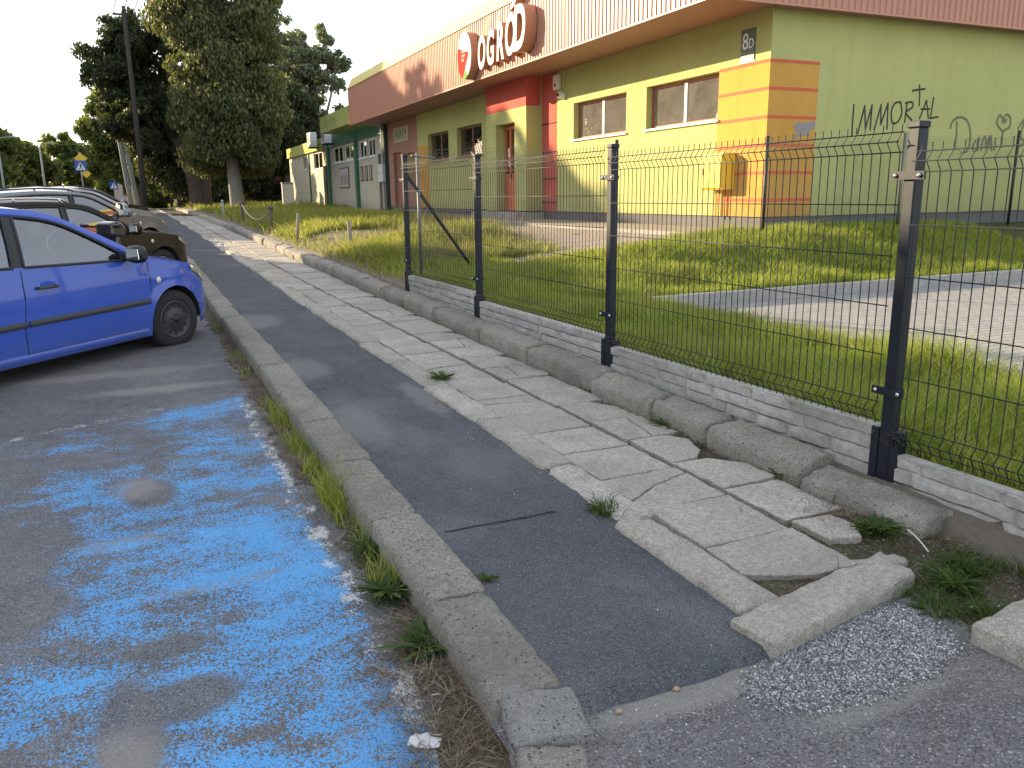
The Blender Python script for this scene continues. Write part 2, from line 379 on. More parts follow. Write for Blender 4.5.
# end face of the path layer and old driveway asphalt in front of it
g = MB()
xs = arange(.98, 1.80, .04); 
top = []; bot = []
for x in xs:
    yy = 1.86 + .015*fbm(x, 3, 1, 3, 5) - .02
    top.append((x, yy, h(yy)+PATH)); bot.append((x, yy-.035-.012*fbm(x, 9, 1, 3, 7), h(yy)+.085))
inner = [(x, 1.87, h(1.87)+PATH+.001) for x in xs]
g.grid([bot, top, inner])
struct(g.build('footpath_end', M['path'], smooth=True))
def zdrive(x, y):
    return h(y) + .088 + .006*fbm(x, y, 5, 4, 2) - .03*sm(x, 2.2, 2.8)*0
sheet('driveway', arange(.80, 2.6, .06), [-6,-3,-1,0] + arange(.4, 1.9, .06), zdrive, M['drive'])
# crack across the path
g = MB(); pts = []
for i in range(28):
    x = 1.12 + i*.02; y = 3.12 + .012*fbm(x, 0, 0, 3, 9) - .02*(x-1.12)
    pts.append((x, y, h(y)+PATH+.0035))
w = [.004+.005*abs(fbm(i*.3, 2)) for i in range(28)]
g.grid([[(p[0], p[1]-w[i], p[2]) for i, p in enumerate(pts)], [(p[0], p[1]+w[i], p[2]) for i, p in enumerate(pts)]])
struct(g.build('path_crack', plain('crack_dark', (.012,.012,.012), .95)))

def stone(mb, L, W, H, r=.02, nx=None, ny=7, nz=3, jit=.004, seed=0, lip=0, xf=None, chip=.02):
    """weathered concrete block, x along L; origin at bottom centre of start; xf maps local to world"""
    nx = nx or max(6, int(L/.028))
    def disp(p):
        x, y, z = p
        # round the long edges
        n = Vector((fbm(x+seed*3.1, y, z, 3, 9), fbm(x, y+seed*1.7, z+5, 3, 9), fbm(x+9, y, z+seed, 3, 9)))
        n2 = fbm(x*1.0+seed, y, z, 4, 34); n3 = max(0, fbm(x+seed*2, y+3, z, 3, 15)-.12)
        n = n + Vector((0, n2*.35, n2*.45 - n3*1.3))
        # chip corners
        ex = min(x, L-x); ey = W/2-abs(y); ez = H-z
        q = chip*max(0, fbm(x+seed*7, y*2, z*2, 3, 6))
        if ez < .03: 
            if ex < .05: z -= (1-ex/.05)*q*1.2
            if ey < .03: z -= (1-ey/.03)*q*.8
        return Vector((x, y, z)) + n*jit
    ys = [-W/2, -W/2+r*.3, -W/2+r] + list(np.linspace(-W/2+r, W/2-r, ny)[1:-1]) + [W/2-r, W/2-r*.3, W/2]
    rings = []
    xs = [0, .012] + list(np.linspace(.03, L-.03, nx)) + [L-.012, L]
    for xi, x in enumerate(xs):
        endk = 0 if .011 < x < L-.011 else .010
        ring = []
        sec = [(-W/2+endk, 0), (-W/2+endk, H*.5), (-W/2+endk, H-r-endk), (-W/2+r*.3+endk, H-r*.3-endk), (-W/2+r, H-endk)]
        sec += [(y, H-endk) for y in list(np.linspace(-W/2+r, W/2-r, ny))[1:-1]]
        sec += [(W/2-r, H-endk), (W/2-r*.3-endk, H-r*.3-endk), (W/2-endk, H-r-endk), (W/2-endk, H*.5), (W/2-endk, 0)]
        for (y, z) in sec: ring.append(disp((x, y, z)))
        rings.append(ring)
    if xf: rings = [[xf(p) for p in r_] for r_ in rings]
    m0 = len(rings[0]); V = [p for r_ in rings for p in r_]; nn = len(rings)
    F = [(i*m0+j, (i+1)*m0+j, (i+1)*m0+j+1, i*m0+j+1) for i in range(nn-1) for j in range(m0-1)]
    F += [tuple(range(m0)), tuple((nn-1)*m0+j for j in range(m0))[::-1]]
    mb.add(V, F)
def place(x, y, z, a, tilt=0):
    R = Matrix.Rotation(a, 3, 'Z') @ Matrix.Rotation(tilt, 3, 'X')
    return lambda p: R @ Vector(p) + Vector((x, y, z))

# kerb between the parking bays and the footpath: stones of about 0.9 m, wobbling
rnd = random.Random(4)
g = MB(); y = 1.93; i = 0
while y < 60:
    L = .64 if i == 0 else rnd.uniform(.78, 1.02)
    if y > 20: L *= 2
    a = pi/2 - .02*0 + rnd.uniform(-.018, .018)
    slope = math.atan((h(y+L)-h(y))/L)
    Rm = Matrix.Rotation(a, 3, 'Z') @ Matrix.Rotation(-slope+rnd.uniform(-.006,.006), 3, 'Y'); off = Vector((.978+rnd.uniform(-.012,.012) - .03*max(0, 1-abs(y-1.9)/1.6), y, h(y)-.05+rnd.uniform(-.006,.006)))
    stone(g, L-.012, .235, .05+PATH+.018, r=.028, jit=.006, seed=i, xf=lambda p: Rm @ Vector(p)+off, nx=None if y < 12 else 6)
    y += L; i += 1
kerb_o = g.build('kerb', M['kerb'], smooth=True); struct(kerb_o); kerb_o.data.set_sharp_from_angle(angle=radians(50))
# turn at the end: a mortar patch and the stone running back towards the viewer
g = MB()
stone(g, .26, .235, .188, r=.03, jit=.010, seed=40, xf=place(.915, 1.72, h(1.8)-.05, radians(76)), chip=.05)
o = g.build('kerb_mortar', concrete('kerb_mortar', (.32,.31,.29), (.47,.46,.44), bump=.012, scale=1.3), smooth=True); struct(o)
g = MB()
stone(g, .9, .19, .185, r=.018, jit=.003, seed=41, xf=place(.585, .875, h(.9)-.05, radians(69.5)))
stone(g, .9, .19, .185, r=.018, jit=.003, seed=42, xf=place(.24, .08, h(.1)-.05, radians(67)))
o = g.build('kerb_end', M['kerb'], smooth=True); struct(o)
# edging stones between asphalt and slabs
g = MB(); y = 2.02; i = 0
while y < 60:
    L = rnd.uniform(.72, .98)
    if y > 20: L *= 2
    a = pi/2 + rnd.uniform(-.03, .03); slope = math.atan((h(y+L)-h(y))/L)
    Rm = Matrix.Rotation(a, 3, 'Z') @ Matrix.Rotation(-slope+rnd.uniform(-.008,.008), 3, 'Y') @ Matrix.Rotation(rnd.uniform(-.03,.03), 3, 'X')
    off = Vector((1.96+rnd.uniform(-.018,.018)-.04*max(0, 1-abs(y-2)/1.5), y, h(y)-.05))
    stone(g, L-.014, .20, .05+PATH+rnd.uniform(.018,.034), r=.03, jit=.008, seed=60+i, xf=lambda p: Rm @ Vector(p)+off, chip=.05, nx=None if y < 12 else 6)
    y += L; i += 1
o = g.build('edging_kerb', M['slab'], smooth=True); struct(o); o.data.set_sharp_from_angle(angle=radians(50))
# big raised kerb under the fence
g = MB(); y = 2.18; i = 0
Ls = [.68,.74,.56,.72,1.08,1.05,1.30]
while y < 62:
    L = Ls[i] if i < len(Ls) else rnd.uniform(.85, 1.1)
    if y > 20: L *= 2
    a = pi/2 + rnd.uniform(-.02, .02) + (.05 if i == 0 else 0); slope = math.atan((h(y+L)-h(y))/L)
    Rm = Matrix.Rotation(a, 3, 'Z') @ Matrix.Rotation(-slope, 3, 'Y') @ Matrix.Rotation(radians(rnd.uniform(-7,-3)), 3, 'X')
    off = Vector((3.035+rnd.uniform(-.015,.015), y, h(y)-.02))
    stone(g, L-.02, .24, .02+.275+rnd.uniform(-.012,.012) - (.05 if i == 0 else 0), r=.05, jit=.012, seed=120+i, xf=lambda p: Rm @ Vector(p)+off, chip=.09, nx=None if y < 12 else 6)
    y += L; i += 1
o = g.build('raised_kerb', concrete('raised_concrete', (.33,.305,.26), (.48,.45,.39), bump=.012, scale=1.25), smooth=True); struct(o); o.data.set_sharp_from_angle(angle=radians(55))

# slab pavement: bed of soil, then two rows of slabs, individually tilted, some broken
sheet('slab_bed', arange(1.86, 3.06, .08), arange(1.97, 10, .1) + arange(10.5, 60, 1) + [80,120,160], lambda x, y: h(y)+.104+.008*fbm(x, y, 1, 4, 5)+ (.012*sm(x, 2.9, 2.98)), M['soil'])
g = MB()
def slab(x0, x1, y0, y1, seed, cut=None):
    r_ = random.Random(seed); tx, ty = r_.uniform(-.020,.020), r_.uniform(-.020,.020); dz = r_.uniform(-.004,.004); rot = r_.uniform(-.014,.014)
    cx, cy = (x0+x1)/2, (y0+y1)/2
    poly = [(x0,y0),(x1,y0),(x1,y1),(x0,y1)] if not cut else cut
    # subdivide the outline and roughen it
    P = []
    for k in range(len(poly)):
        a_, b_ = poly[k], poly[(k+1) % len(poly)]; n_ = max(2, int(hypot(b_[0]-a_[0], b_[1]-a_[1])/.035))
        for q in range(n_):
            t = q/n_; P.append((a_[0]+(b_[0]-a_[0])*t, a_[1]+(b_[1]-a_[1])*t))
    def mp(x, y, z, inset=0):
        nx_, ny_ = x-cx, y-cy; L_ = hypot(nx_, ny_) or 1
        x -= nx_/L_*inset; y -= ny_/L_*inset
        j = .009
        x += j*fbm(x*1, y, seed, 3, 14); y += j*fbm(x+5, y, seed, 3, 14)
        xr = cx + (x-cx)*cos(rot)-(y-cy)*sin(rot); yr = cy+(x-cx)*sin(rot)+(y-cy)*cos(rot)
        return (xr, yr, h(yr)+z+dz+(xr-cx)*tx+(yr-cy)*ty + .0015*fbm(xr, yr, 3, 3, 10))
    n_ = len(P)
    V = [mp(x,y,.07) for x,y in P] + [mp(x,y,.118+.0135-.004) for x,y in P] + [mp(x,y,.118+.0135,.006) for x,y in P]
    inner = [mp(cx+(x-cx)*.5, cy+(y-cy)*.5, .1315) for x, y in P]
    V += inner + [mp(cx, cy, .1315)]
    F = []
    for r0 in range(3): F += [(r0*n_+i, r0*n_+(i+1)%n_, (r0+1)*n_+(i+1)%n_, (r0+1)*n_+i) for i in range(n_)]
    F += [(3*n_+i, 3*n_+(i+1)%n_, 4*n_) for i in range(n_)]
    g.add(V, F)
y = 2.16; i = 0
jt = [2.16, 2.50, 2.93, 3.36, 3.78, 4.2, 4.62, 5.03, 5.43, 5.86, 6.3]
ya = list(jt); yb = [y_+.07 for y_ in jt]
while ya[-1] < 40: ya.append(ya[-1] + rnd.uniform(.38,.44)*(1 if ya[-1] < 20 else 2))
while yb[-1] < 40: yb.append(yb[-1] + rnd.uniform(.38,.44)*(1 if yb[-1] < 20 else 2))
gap = .010
for i in range(len(ya)-1):
    xs_ = 2.505 - .02*min(8, max(0, ya[i]-3.5))
    if i == 0: slab(2.075, xs_, ya[i], ya[i+1], i, cut=[(2.03,2.24),(2.27,2.13),(xs_-gap,2.12),(xs_-gap,ya[1]-gap),(2.03,ya[1]-gap)])
    elif i in (2, 6, 9, 14, 18):
        X0_, X1_, Y0_, Y1_ = 2.045, xs_-gap, ya[i], ya[i+1]-.016; k_ = [.3,.7,.45,.6,.35][(2,6,9,14,18).index(i)]; a1, a2 = Y0_+(Y1_-Y0_)*k_, Y0_+(Y1_-Y0_)*(1-k_*.8)
        mx_ = X0_+(X1_-X0_)*.5; am = (a1+a2)/2+.03
        slab(X0_, X1_, Y0_, a1, i, cut=[(X0_,Y0_),(X1_,Y0_),(X1_,a2),(mx_,am),(X0_,a1)])
        slab(X0_, X1_, a1, Y1_, i+200, cut=[(X0_,a1+.009),(mx_,am+.008),(X1_,a2+.009),(X1_,Y1_),(X0_,Y1_)])
    else: slab(2.03+.03*sm(ya[i],2.5,4), xs_-gap, ya[i], ya[i+1]-.016, i)
for i in range(len(yb)-1):
    xs_ = 2.535 - .02*min(8, max(0, yb[i]-3.5)); x1 = 2.90 - .03*rnd.random()
    y0, y1 = yb[i], yb[i+1]-.016
    if i == 0: slab(xs_, x1, y0, y1, 50, cut=[(xs_+.02,y0+.10),(xs_+.16,y0+.06),(xs_+.24,y0+.16),(xs_+.22,y1-.02),(xs_+.02,y1)])
    elif i == 3: slab(xs_, x1, y0, y1, 53, cut=[(xs_,y0),(xs_+.17,y0),(xs_+.27,y0+.10),(xs_+.33,y1-.12),(xs_+.23,y1),(xs_,y1)])
    elif i == 2: slab(xs_, x1, y0, y1, 52, cut=[(xs_,y0),(x1-.0,y0),(x1,y1-.19),(x1-.12,y1-.02),(xs_+.0,y1)])
    elif i in (4, 8, 11, 16):
        Xm = xs_+(x1-xs_)*[.55,.4,.6,.5][(4,8,11,16).index(i)]
        slab(xs_, Xm, y0, y1, 50+i, cut=[(xs_,y0),(Xm-.03,y0),(Xm+.01,(y0+y1)/2),(Xm+.04,y1),(xs_,y1)])
        slab(Xm, x1, y0, y1, 250+i, cut=[(Xm-.02,y0),(x1,y0),(x1-.01,y1),(Xm+.05,y1),(Xm+.02,(y0+y1)/2)])
    elif i in (5, 9, 12, 15, 19): slab(xs_, x1, y0, y1, 50+i, cut=[(xs_,y0),(x1,y0),(x1-.02,y1-.18),(x1-.15,y1),(xs_,y1)])
    else: slab(xs_, x1, y0, y1, 50+i)
o = g.build('pavement', M['slab'], smooth=False); struct(o)
fixnormals(o, 30)

# walk beyond the slabs (trodden ground beside the path further on)
# dirt strip at the foot of the kerb, on the parking side
def zstrip(x, y):
    e = (.45 if y < 3 else .66); w0 = .62 - .22*sm(y, 2.4, 1.2)
    u_ = (x-w0)/(.88-w0)
    return h(y) - .012 + .05*min(1, max(0, u_))**1.0*(.7+.3*sm(y, 3, 2)) + .010*fbm(x, y, 1, 4, 8) - .004
sheet('dirt_strip', arange(.30, .90, .03), arange(.4, 12, .06), lambda x, y: zstrip(x + (.06*fbm(0, y, 3, 3, 1.6)), y), M['dirt'])
# soil around the end of the slabs
def zsoil(x, y):
    z = h(y) + .095 + .03*sm(x, 2.5, 3.0) + .016*fbm(x, y, 1, 4, 3) + .006*fbm(x, y, 9, 3, 14)
    z -= .075*sm(x + .10*fbm(x, y, 2, 3, 3), 2.56, 2.40)*sm(y+.03*fbm(x,y,4,3,4), 1.98, 1.86)
    return z
sheet('soil_patch', arange(2.02, 3.22, .04), [-1,-.5,0] + arange(.3, 2.72, .04), zsoil, M['soil'])

# paved car park behind the fence with its kerb
M['paver'] = brickpaver('grey_pavers', .2, .1, ((.33,.315,.30),(.40,.385,.365)), (.12,.115,.10))
M['newkerb'] = concrete('pale_kerb', (.40,.385,.355), (.50,.48,.45), pit=False, bump=.0015, moss=.1)
def zp(x, y): return .335 + h(y)*1.0 + .0*(x)
sheet('car_park', [5.20,8,12,20], [-6,0,4,7.7], lambda x, y: .175+h(y), M['paver'])
g = MB()
yy = -6.0
while yy < 7.6:
    a0, a1 = yy, min(yy+.994, 7.62)
    g.add([(x, y_, z_) for (x, y_, z_) in [(5.12,a0,.1),(5.20,a0,.1),(5.20,a1,.1),(5.12,a1,.1),(5.12,a0,.315+h(a0)),(5.20,a0,.315+h(a0)),(5.20,a1,.315+h(a1)),(5.12,a1,.315+h(a1))]],
          [(0,3,2,1),(4,5,6,7),(0,1,5,4),(1,2,6,5),(2,3,7,6),(3,0,4,7)]); yy += 1.0
xx = 5.12
while xx < 20:
    z1 = .318 + h(7.6); g.box(xx, xx+.994, 7.63, 7.71, .2, z1); xx += 1.0
o = g.build('car_park_kerb', M['newkerb']); struct(o); bevel(o, .012, 2)
# pavement along the shop
M['tanpaver'] = brickpaver('tan_pavers', .2, .1, ((.36,.30,.25),(.43,.36,.30)), (.17,.14,.11), rot=.6)
sheet('shop_forecourt', arange(3.9, 9.9, .4), arange(10.15, 16, .5)+arange(17, 60, 2), lambda x, y: (T(x, y) if x > 8.1 else T(x, y) - .02*0) + (.012 if x + .9*math.sin(y*.7)*.3 > 4.9 + 1.6*sm(y, 14, 18) - .8*sm(y, 12, 10.5) else -.12), M['tanpaver'])
g = MB(); y = 10.2
while y < 58:
    L = .99; z = T(8.1, y)
    g.box(8.02, 8.12, y, y+L, z-.05, z+.07); y += 1.0
o = g.build('forecourt_kerb', M['newkerb']); struct(o)
sheet('shop_walk', [8.12, 9.62], arange(10.2, 58, 1), lambda x, y: T(8.1, y)+.066, M['tanpaver'])
# ------------------------------------------------------------------ street fence
M['anthracite'] = plain('anthracite_paint', (.013,.017,.025), .45, 0, .05, spec=.35)
M['zinc'] = plain('zinc_bolt', (.6,.6,.6), .25, 1)
M['base'] = concrete('base_panel_concrete', (.45,.43,.40), (.58,.56,.53), stain=(.27,.25,.22), pit=False, bump=.0015, moss=.2, scale=.45, speck=.25)
FX = 3.18
PY = [2.60, 5.10, 7.60, 9.90]; PZ = [.305, .355, .405, .44]; PT = [1.905, 1.955, 2.005, 2.11]
secs = [(.10, 2.60, .405, 0), (2.60, 5.10, .517, 1), (5.10, 7.60, .575, 2), (7.60, 9.90, .65, 3)]
fence = empty('metal_fence', (FX, 2.6, .3), 0, 'anthracite welded mesh fence on rock faced concrete panels along the slab pavement', 'fence')
def rel(mb, root):
    o = Vector(root.location); mb.v = [tuple(Vector(p)-o) for p in mb.v]; return mb
for k, (y, z, zt) in enumerate(zip(PY, PZ, PT)):
    g = MB(); g.box(FX-.03, FX+.03, y-.03, y+.03, z-.25, zt-.03)
    for sgn in (-1, 1): g.box(FX-.034, FX+.034, y+sgn*.055-.022, y+sgn*.055+.022, z-.2, secs[k][2]+ (.04 if k else .11))
    p = bevel(rel(g, fence).build('post', M['anthracite'], fence), .006, 2)
    g = MB(); g.box(FX-.034, FX+.034, y-.034, y+.034, zt-.03, zt)
    c_ = bevel(rel(g, fence).build('post_cap', M['anthracite'], p), .006, 2)
    for zc in (z+1.37, z+.39):
        g = MB(); g.box(FX-.045, FX-.033, y-.085, y+.085, zc-.018, zc+.018); g.box(FX-.04, FX+.03, y-.034, y+.034, zc-.014, zc+.014)
        q = rel(g, fence).build('clamp', M['anthracite'], p)
        for s_ in (-1, 1):
            g = MB(); g.lathe([(.001,-.010),(.009,-.008),(.011,-.002),(.011,0)], 10, 'x', (FX-.046, y+s_*.062, zc))
            rel(g, fence).build('bolt', M['zinc'], p, smooth=True)
def base_panel(y0, y1, top, seed):
    r_ = random.Random(seed); g = MB()
    z0 = top-.30; g.box(FX-.012, FX+.03, y0, y1, z0, top-.012)
    rows = [(z0, .10), (z0+.10, .072), (z0+.172, .068), (z0+.24, .058)]
    for (z, hh_) in rows:
        y = y0
        while y < y1-.001:
            L = r_.uniform(.22, .75); e = min(y+L, y1)
            if y1-e < .08: e = y1
            d = r_.uniform(.008, .030); n_ = max(3, int((e-y)/.035))
            P = []
            for zi in (0, .08, .5, .92, 1):
                row = []
                for j in range(n_+1):
                    yy = y + .002 + (e-y-.004)*j/n_
                    ed = 1 if (zi in (0, 1) or j in (0, n_)) else 0
                    dd = d*(0 if ed else 1)*(1 if zi in (.08,.92) or j in (1, n_-1) else 1.1) + (0 if ed else .007*fbm(yy, z+zi*hh_, seed, 4, 11))
                    row.append((FX-.013-dd, yy, z+.001+(hh_-.002)*zi + .004*fbm(yy, z, seed, 2, 6)))
                P.append(row)
            g.grid(P); y = e
    # pale top lip
    g.box(FX-.024, FX+.032, y0, y1, top-.013, top)
    return rel(g, fence).build('base_panel', M['base'], fence)
def wire_panel(y0, y1, top, bot):
    g = MB(); fold = .028
    zs = [top+.035, top, top-.042, top-.086]; xs = [0, 0, -fold, 0]
    zs += [bot+.086, bot+.042, bot, bot-.02]; xs += [0, -fold, 0, 0]
    n_ = int(round((y1-y0)/.0505))
    for i in range(n_):
        y = y0 + .02 + (y1-y0-.04)*i/(n_-1)
        g.tube([(FX-.037+x, y, z) for x, z in zip(xs, zs)], .0026, 5)
    hz = [(top,0),(top-.042,-fold),(top-.086,0),(bot+.086,0),(bot+.042,-fold),(bot,0)]
    for k in range(1, 5): hz.append((top-.086 - (top-bot-.172)*k/5, 0))
    for z, x in hz: g.tube([(FX-.037+x-.004, y0+.005, z), (FX-.037+x-.004, y1-.005, z)], .0030, 5)
    return rel(g, fence).build('wire_panel', M['anthracite'], fence, smooth=True)
for (y0, y1, top, k) in secs:
    base_panel(y0+.04, y1-.04, top, 11+k)
    wire_panel(y0+.035, y1-.035, {0:1.775,1:1.862,2:1.912,3:1.985}[k], {0:.465,1:.552,2:.605,3:.68}[k])
    g = MB(); g.box(FX+.0, FX+.0+.001, y0, y0, 0, 0)
# ------------------------------------------------------------------ chain link fence (from the street corner towards the shop)
M['oldsteel'] = plain('weathered_steel', (.20,.20,.19), .5, .6, .2)
M['darksteel'] = plain('dark_steel', (.03,.032,.034), .5, .3, .1)
cl = empty('chain_link_fence', (3.34, 10.05, .44), 0, 'thin chain link fence on slim dark posts between the lawn and the shop wall', 'fence')
pts = [(3.40,10.05),(6.28,9.98),(8.82,9.82),(11.75,9.85),(14.6,9.85),(17.5,9.85)]
def Tz(x, y): return T(x, y)
def clat(t):
    s_ = 0
    for a_, b_ in zip(pts, pts[1:]):
        L = hypot(b_[0]-a_[0], b_[1]-a_[1])
        if t <= s_+L or b_ == pts[-1]:
            u_ = (t-s_)/L; return a_[0]+(b_[0]-a_[0])*u_, a_[1]+(b_[1]-a_[1])*u_
        s_ += L
Ltot = sum(hypot(b_[0]-a_[0], b_[1]-a_[1]) for a_, b_ in zip(pts, pts[1:]))
ztop = lambda x: 2.19 + .035*(x-3.4)
for k, (x, y) in enumerate(pts[:-1]):
    g = MB(); zb = Tz(x, y)-.2
    if k == 0: g.tube([(x,y,zb),(x,y,ztop(x)-.05)], .022, 10)
    elif k == 3: g.tube([(x,y,zb),(x,y,ztop(x)+.05)], .024, 10)
    else: g.tube([(x,y,zb),(x,y,ztop(x)+.05)], .025, 10)
    rel(g, cl).build('post', M['oldsteel'] if k in (0,3) else M['darksteel'], cl, smooth=True)
g = MB(); pitch = .062; n_ = int(Ltot/pitch); H_ = 1.36
for i in range(n_):
    t0 = i*pitch; pl = []
    m_ = int(H_/.031)
    x0, y0 = clat(t0); zb_ = ztop(x0)-H_-.02
    for j in range(m_+1):
        t = t0 + (pitch if j % 2 else 0)
        x, y = clat(min(t, Ltot-.001)); pl.append((x, y-.0015*(1 if j % 2 else -1), zb_+j*.031))
    g.tube(pl, .0029, 3, cap=False)
rel(g, cl).build('wire_mesh', M['oldsteel'], cl)
for dz in (-.02, -.7, -1.3):
    g = MB(); g.tube([(x, y, ztop(x)+dz) for x, y in pts], .002, 4); rel(g, cl).build('tension_wire', M['oldsteel'], cl)
# little frame and brace tube at the corner post
g = MB(); g.tube([(3.30,9.98,2.10),(3.62,10.03,2.08)], .012, 8)
rel(g, cl).build('top_rail', M['oldsteel'], cl, smooth=True)
br = MB(); br.tube([(3.22,9.93,1.86),(4.38,10.72,.62)], .022, 10)
rel(br, cl).build('brace', M['anthracite'], cl, smooth=True)

# ------------------------------------------------------------------ the shop
BETA = radians(.97); BO = (9.6, 10.73, 0)
def Bw(x, y, z=0):
    return (BO[0]+x*cos(BETA)+y*sin(BETA), BO[1]-x*sin(BETA)+y*cos(BETA), z)
def render_mat(name, col, var=.08):
    m = plain(name, col, .92, 0, var, 1.6, .0025, spec=.2, bscale=110)
    nt = m.node_tree; q = N(nt); bs = nt.nodes['Principled BSDF']; src = bs.inputs['Base Color'].links[0].from_socket
    o_ = q.obj(); z = q.sep(o_)[2]
    st = q.noise(q.mapping(o_, (5,5,.35)), 1.0, 5, .65)
    c = q.mix(q.math('MULTIPLY', q.ramp(st, [(.5,0.0),(.7,1.0)]), .22), src, tuple(x*.55 for x in col))
    sp = q.math('MULTIPLY', q.smooth(q.math('ADD', z, q.math('MULTIPLY', q.noise(o_, 6, 5, .7), .9)), 2.15, 1.5), .45)
    c = q.mix(sp, c, tuple(x*.45+.05 for x in col))
    c = q.mix(q.math('MULTIPLY', q.ramp(q.noise(o_, .7, 5, .6), [(.45,0.0),(.65,1.0)]), .22), c, tuple(min(1, x*1.2+.03) for x in col))
    nt.links.new(c, bs.inputs['Base Color']); return m
M['lime'] = render_mat('lime_render', (.47,.475,.19))
M['yellow'] = render_mat('yellow_render', (.60,.33,.075), .1)
M['redr'] = render_mat('red_render', (.56,.12,.09))
M['pinkbrown'] = render_mat('brown_render', (.36,.20,.15))
M['redline'] = plain('red_line', (.62,.13,.06), .85, 0, .1)
M['plinth'] = render_mat('grey_plinth', (.17,.165,.165), .2)
M['fascia'] = plain('terracotta_sheet', (.50,.225,.145), .42, 0, .07, 3, spec=.5)
M['soffit'] = plain('soffit_sheet', (.38,.19,.14), .6, 0, .06, 3)
M['capyellow'] = plain('yellow_flashing', (.72,.60,.20), .5, 0, .05)
M['frame'] = plain('brown_red_frame', (.36,.11,.06), .5)
M['white'] = plain('white_pvc', (.78,.77,.74), .4, 0, .04)
M['glass'] = glassmat('window_glass', (.8,.85,.85), .22, .015)
M['dustyglass'] = glassmat('dusty_window_glass', (.8,.85,.85), .34, .02, .24)
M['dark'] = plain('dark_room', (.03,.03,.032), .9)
M['blind'] = plain('pale_blind', (.50,.47,.42), .9, 0, .15, 9)
M['orangedoor'] = plain('orange_door', (.60,.12,.045), .45, 0, .08)
shop = empty('shop_building', BO, -BETA, 'single storey lime green shop with terracotta fascia, orange door and yellow striped corner', 'shop')
S1 = 23.4; ZW = 4.5; ZP = 1.21
def wallgrid(mb, axis, a0, a1, z0, z1, holes, d0, d1):
    """wall along axis ('y': facade x=d0..d1, 'x': side) leaving holes (a0,a1,z0,z1)"""
    A = sorted(set([a0, a1] + [v for h_ in holes for v in h_[:2] if a0 < v < a1])); Z = sorted(set([z0, z1] + [v for h_ in holes for v in h_[2:] if z0 < v < z1]))
    for i in range(len(A)-1):
        for j in range(len(Z)-1):
            ca, cz = (A[i]+A[i+1])/2, (Z[j]+Z[j+1])/2
            if any(h_[0] < ca < h_[1] and h_[2] < cz < h_[3] for h_ in holes): continue
            if axis == 'y': mb.box(d0, d1, A[i], A[i+1], Z[j], Z[j+1])
            else: mb.box(A[i], A[i+1], d0, d1, Z[j], Z[j+1])
W = [(1.28,3.55,2.86,3.67), (4.30,6.60,2.86,3.67), (12.3,14.4,2.80,3.70), (15.2,17.3,2.80,3.70)]
g = MB()
wallgrid(g, 'y', 0, 18.5, ZP, ZW, W + [(9.1,10.25,ZP-.01,3.42)], 0, .24)
g.box(0.24, 22, 0, .24, ZP, ZW)      # side wall
wall = g.build('wall', M['lime'], shop)
g = MB(); wallgrid(g, 'y', 18.5, S1, ZP, ZW, [(18.9,20.3,2.3,3.2),(20.6,21.7,ZP-.01,3.3)], 0.002, .24); g.build('wall', M['pinkbrown'], shop)
g = MB(); g.box(.03, 22, .03, S1, .4, ZP-.001); g.build('plinth', M['plinth'], shop)
g = MB(); g.box(.3, 22, .3, S1-.1, ZW+.0, ZW+.1); g.build('roof', M['soffit'], shop)
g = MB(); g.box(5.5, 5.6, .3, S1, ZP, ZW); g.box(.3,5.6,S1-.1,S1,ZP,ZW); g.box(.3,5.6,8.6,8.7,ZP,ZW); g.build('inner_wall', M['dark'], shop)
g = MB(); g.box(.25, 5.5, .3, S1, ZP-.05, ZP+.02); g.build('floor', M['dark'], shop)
# colour fields, 4 mm proud
g = MB(); g.box(-.004, .0, .0, 1.27, ZP, 3.64); g.box(-.004, 1.03, -.004, 0, ZP, 3.64); g.build('yellow_panel', M['yellow'], shop)
for z in (3.64,3.22,2.78,2.34,1.90,1.46):
    g = MB(); g.box(-.008, -.0041, 0, 1.27, z, z+.05); g.box(-.008, 1.03, -.008, -.0041, z, z+.05); g.build('red_line', M['redline'], shop)
g = MB()
# worn blob where the paint was lost on the side wall
blob = [(0.56, 2.68), (0.61, 2.75), (0.73, 2.72), (0.96, 2.77), (1.02, 2.74), (1.0, 2.63), (0.97, 2.61), (0.91, 2.59), (0.88, 2.54), (0.71, 2.5), (0.60, 2.46), (0.61, 2.57)]
bp = []
for i in range(len(blob)):
    a_, b_ = blob[i], blob[(i+1) % len(blob)]
    for q in range(6):
        t = q/6; x = a_[0]+(b_[0]-a_[0])*t; z = a_[1]+(b_[1]-a_[1])*t; bp.append((x+.035*fbm(x, z, 1, 3, 11), z+.035*fbm(x, z, 8, 3, 11)))
g.prism(bp, lambda u, v, hh_: (u, -.0048-hh_, v), 0, .001); g.build('worn_patch', plain('bare_grey', (.30,.28,.27), .9), shop)
g = MB(); g.box(-.004, 0, 17.3, 18.5, ZP, 3.35); g.build('yellow_panel', M['yellow'], shop)
# red pier and door porch
g = MB(); g.box(-.005, 0, 7.45, 8.25, ZP, ZW); g.build('red_panel', M['redr'], shop)
for z in (3.30, 2.62, 1.98, 1.40):
    g = MB(); g.box(-.010, -.0051, 7.45, 8.25, z, z+.035); g.build('dark_groove', M['dark'], shop)
PO = -.40; y0, y1 = 8.35, 10.95
g = MB(); g.box(PO, 0, y0, 9.05, ZP, 3.78); g.box(PO, 0, 10.3, y1, ZP, 3.78); g.box(PO, 0, 9.05, 10.3, 3.45, 3.78)
porch = g.build('porch', M['lime'], shop)
g = MB(); g.box(PO-.003, 0, y0-.003, y1, 3.781, ZW); g.build('porch_head', M['redr'], shop)
g = MB(); g.box(PO-.4, 0, y0-.2, y1+.3, .5, ZP-.03); g.build('door_step', M['newkerb'], shop)
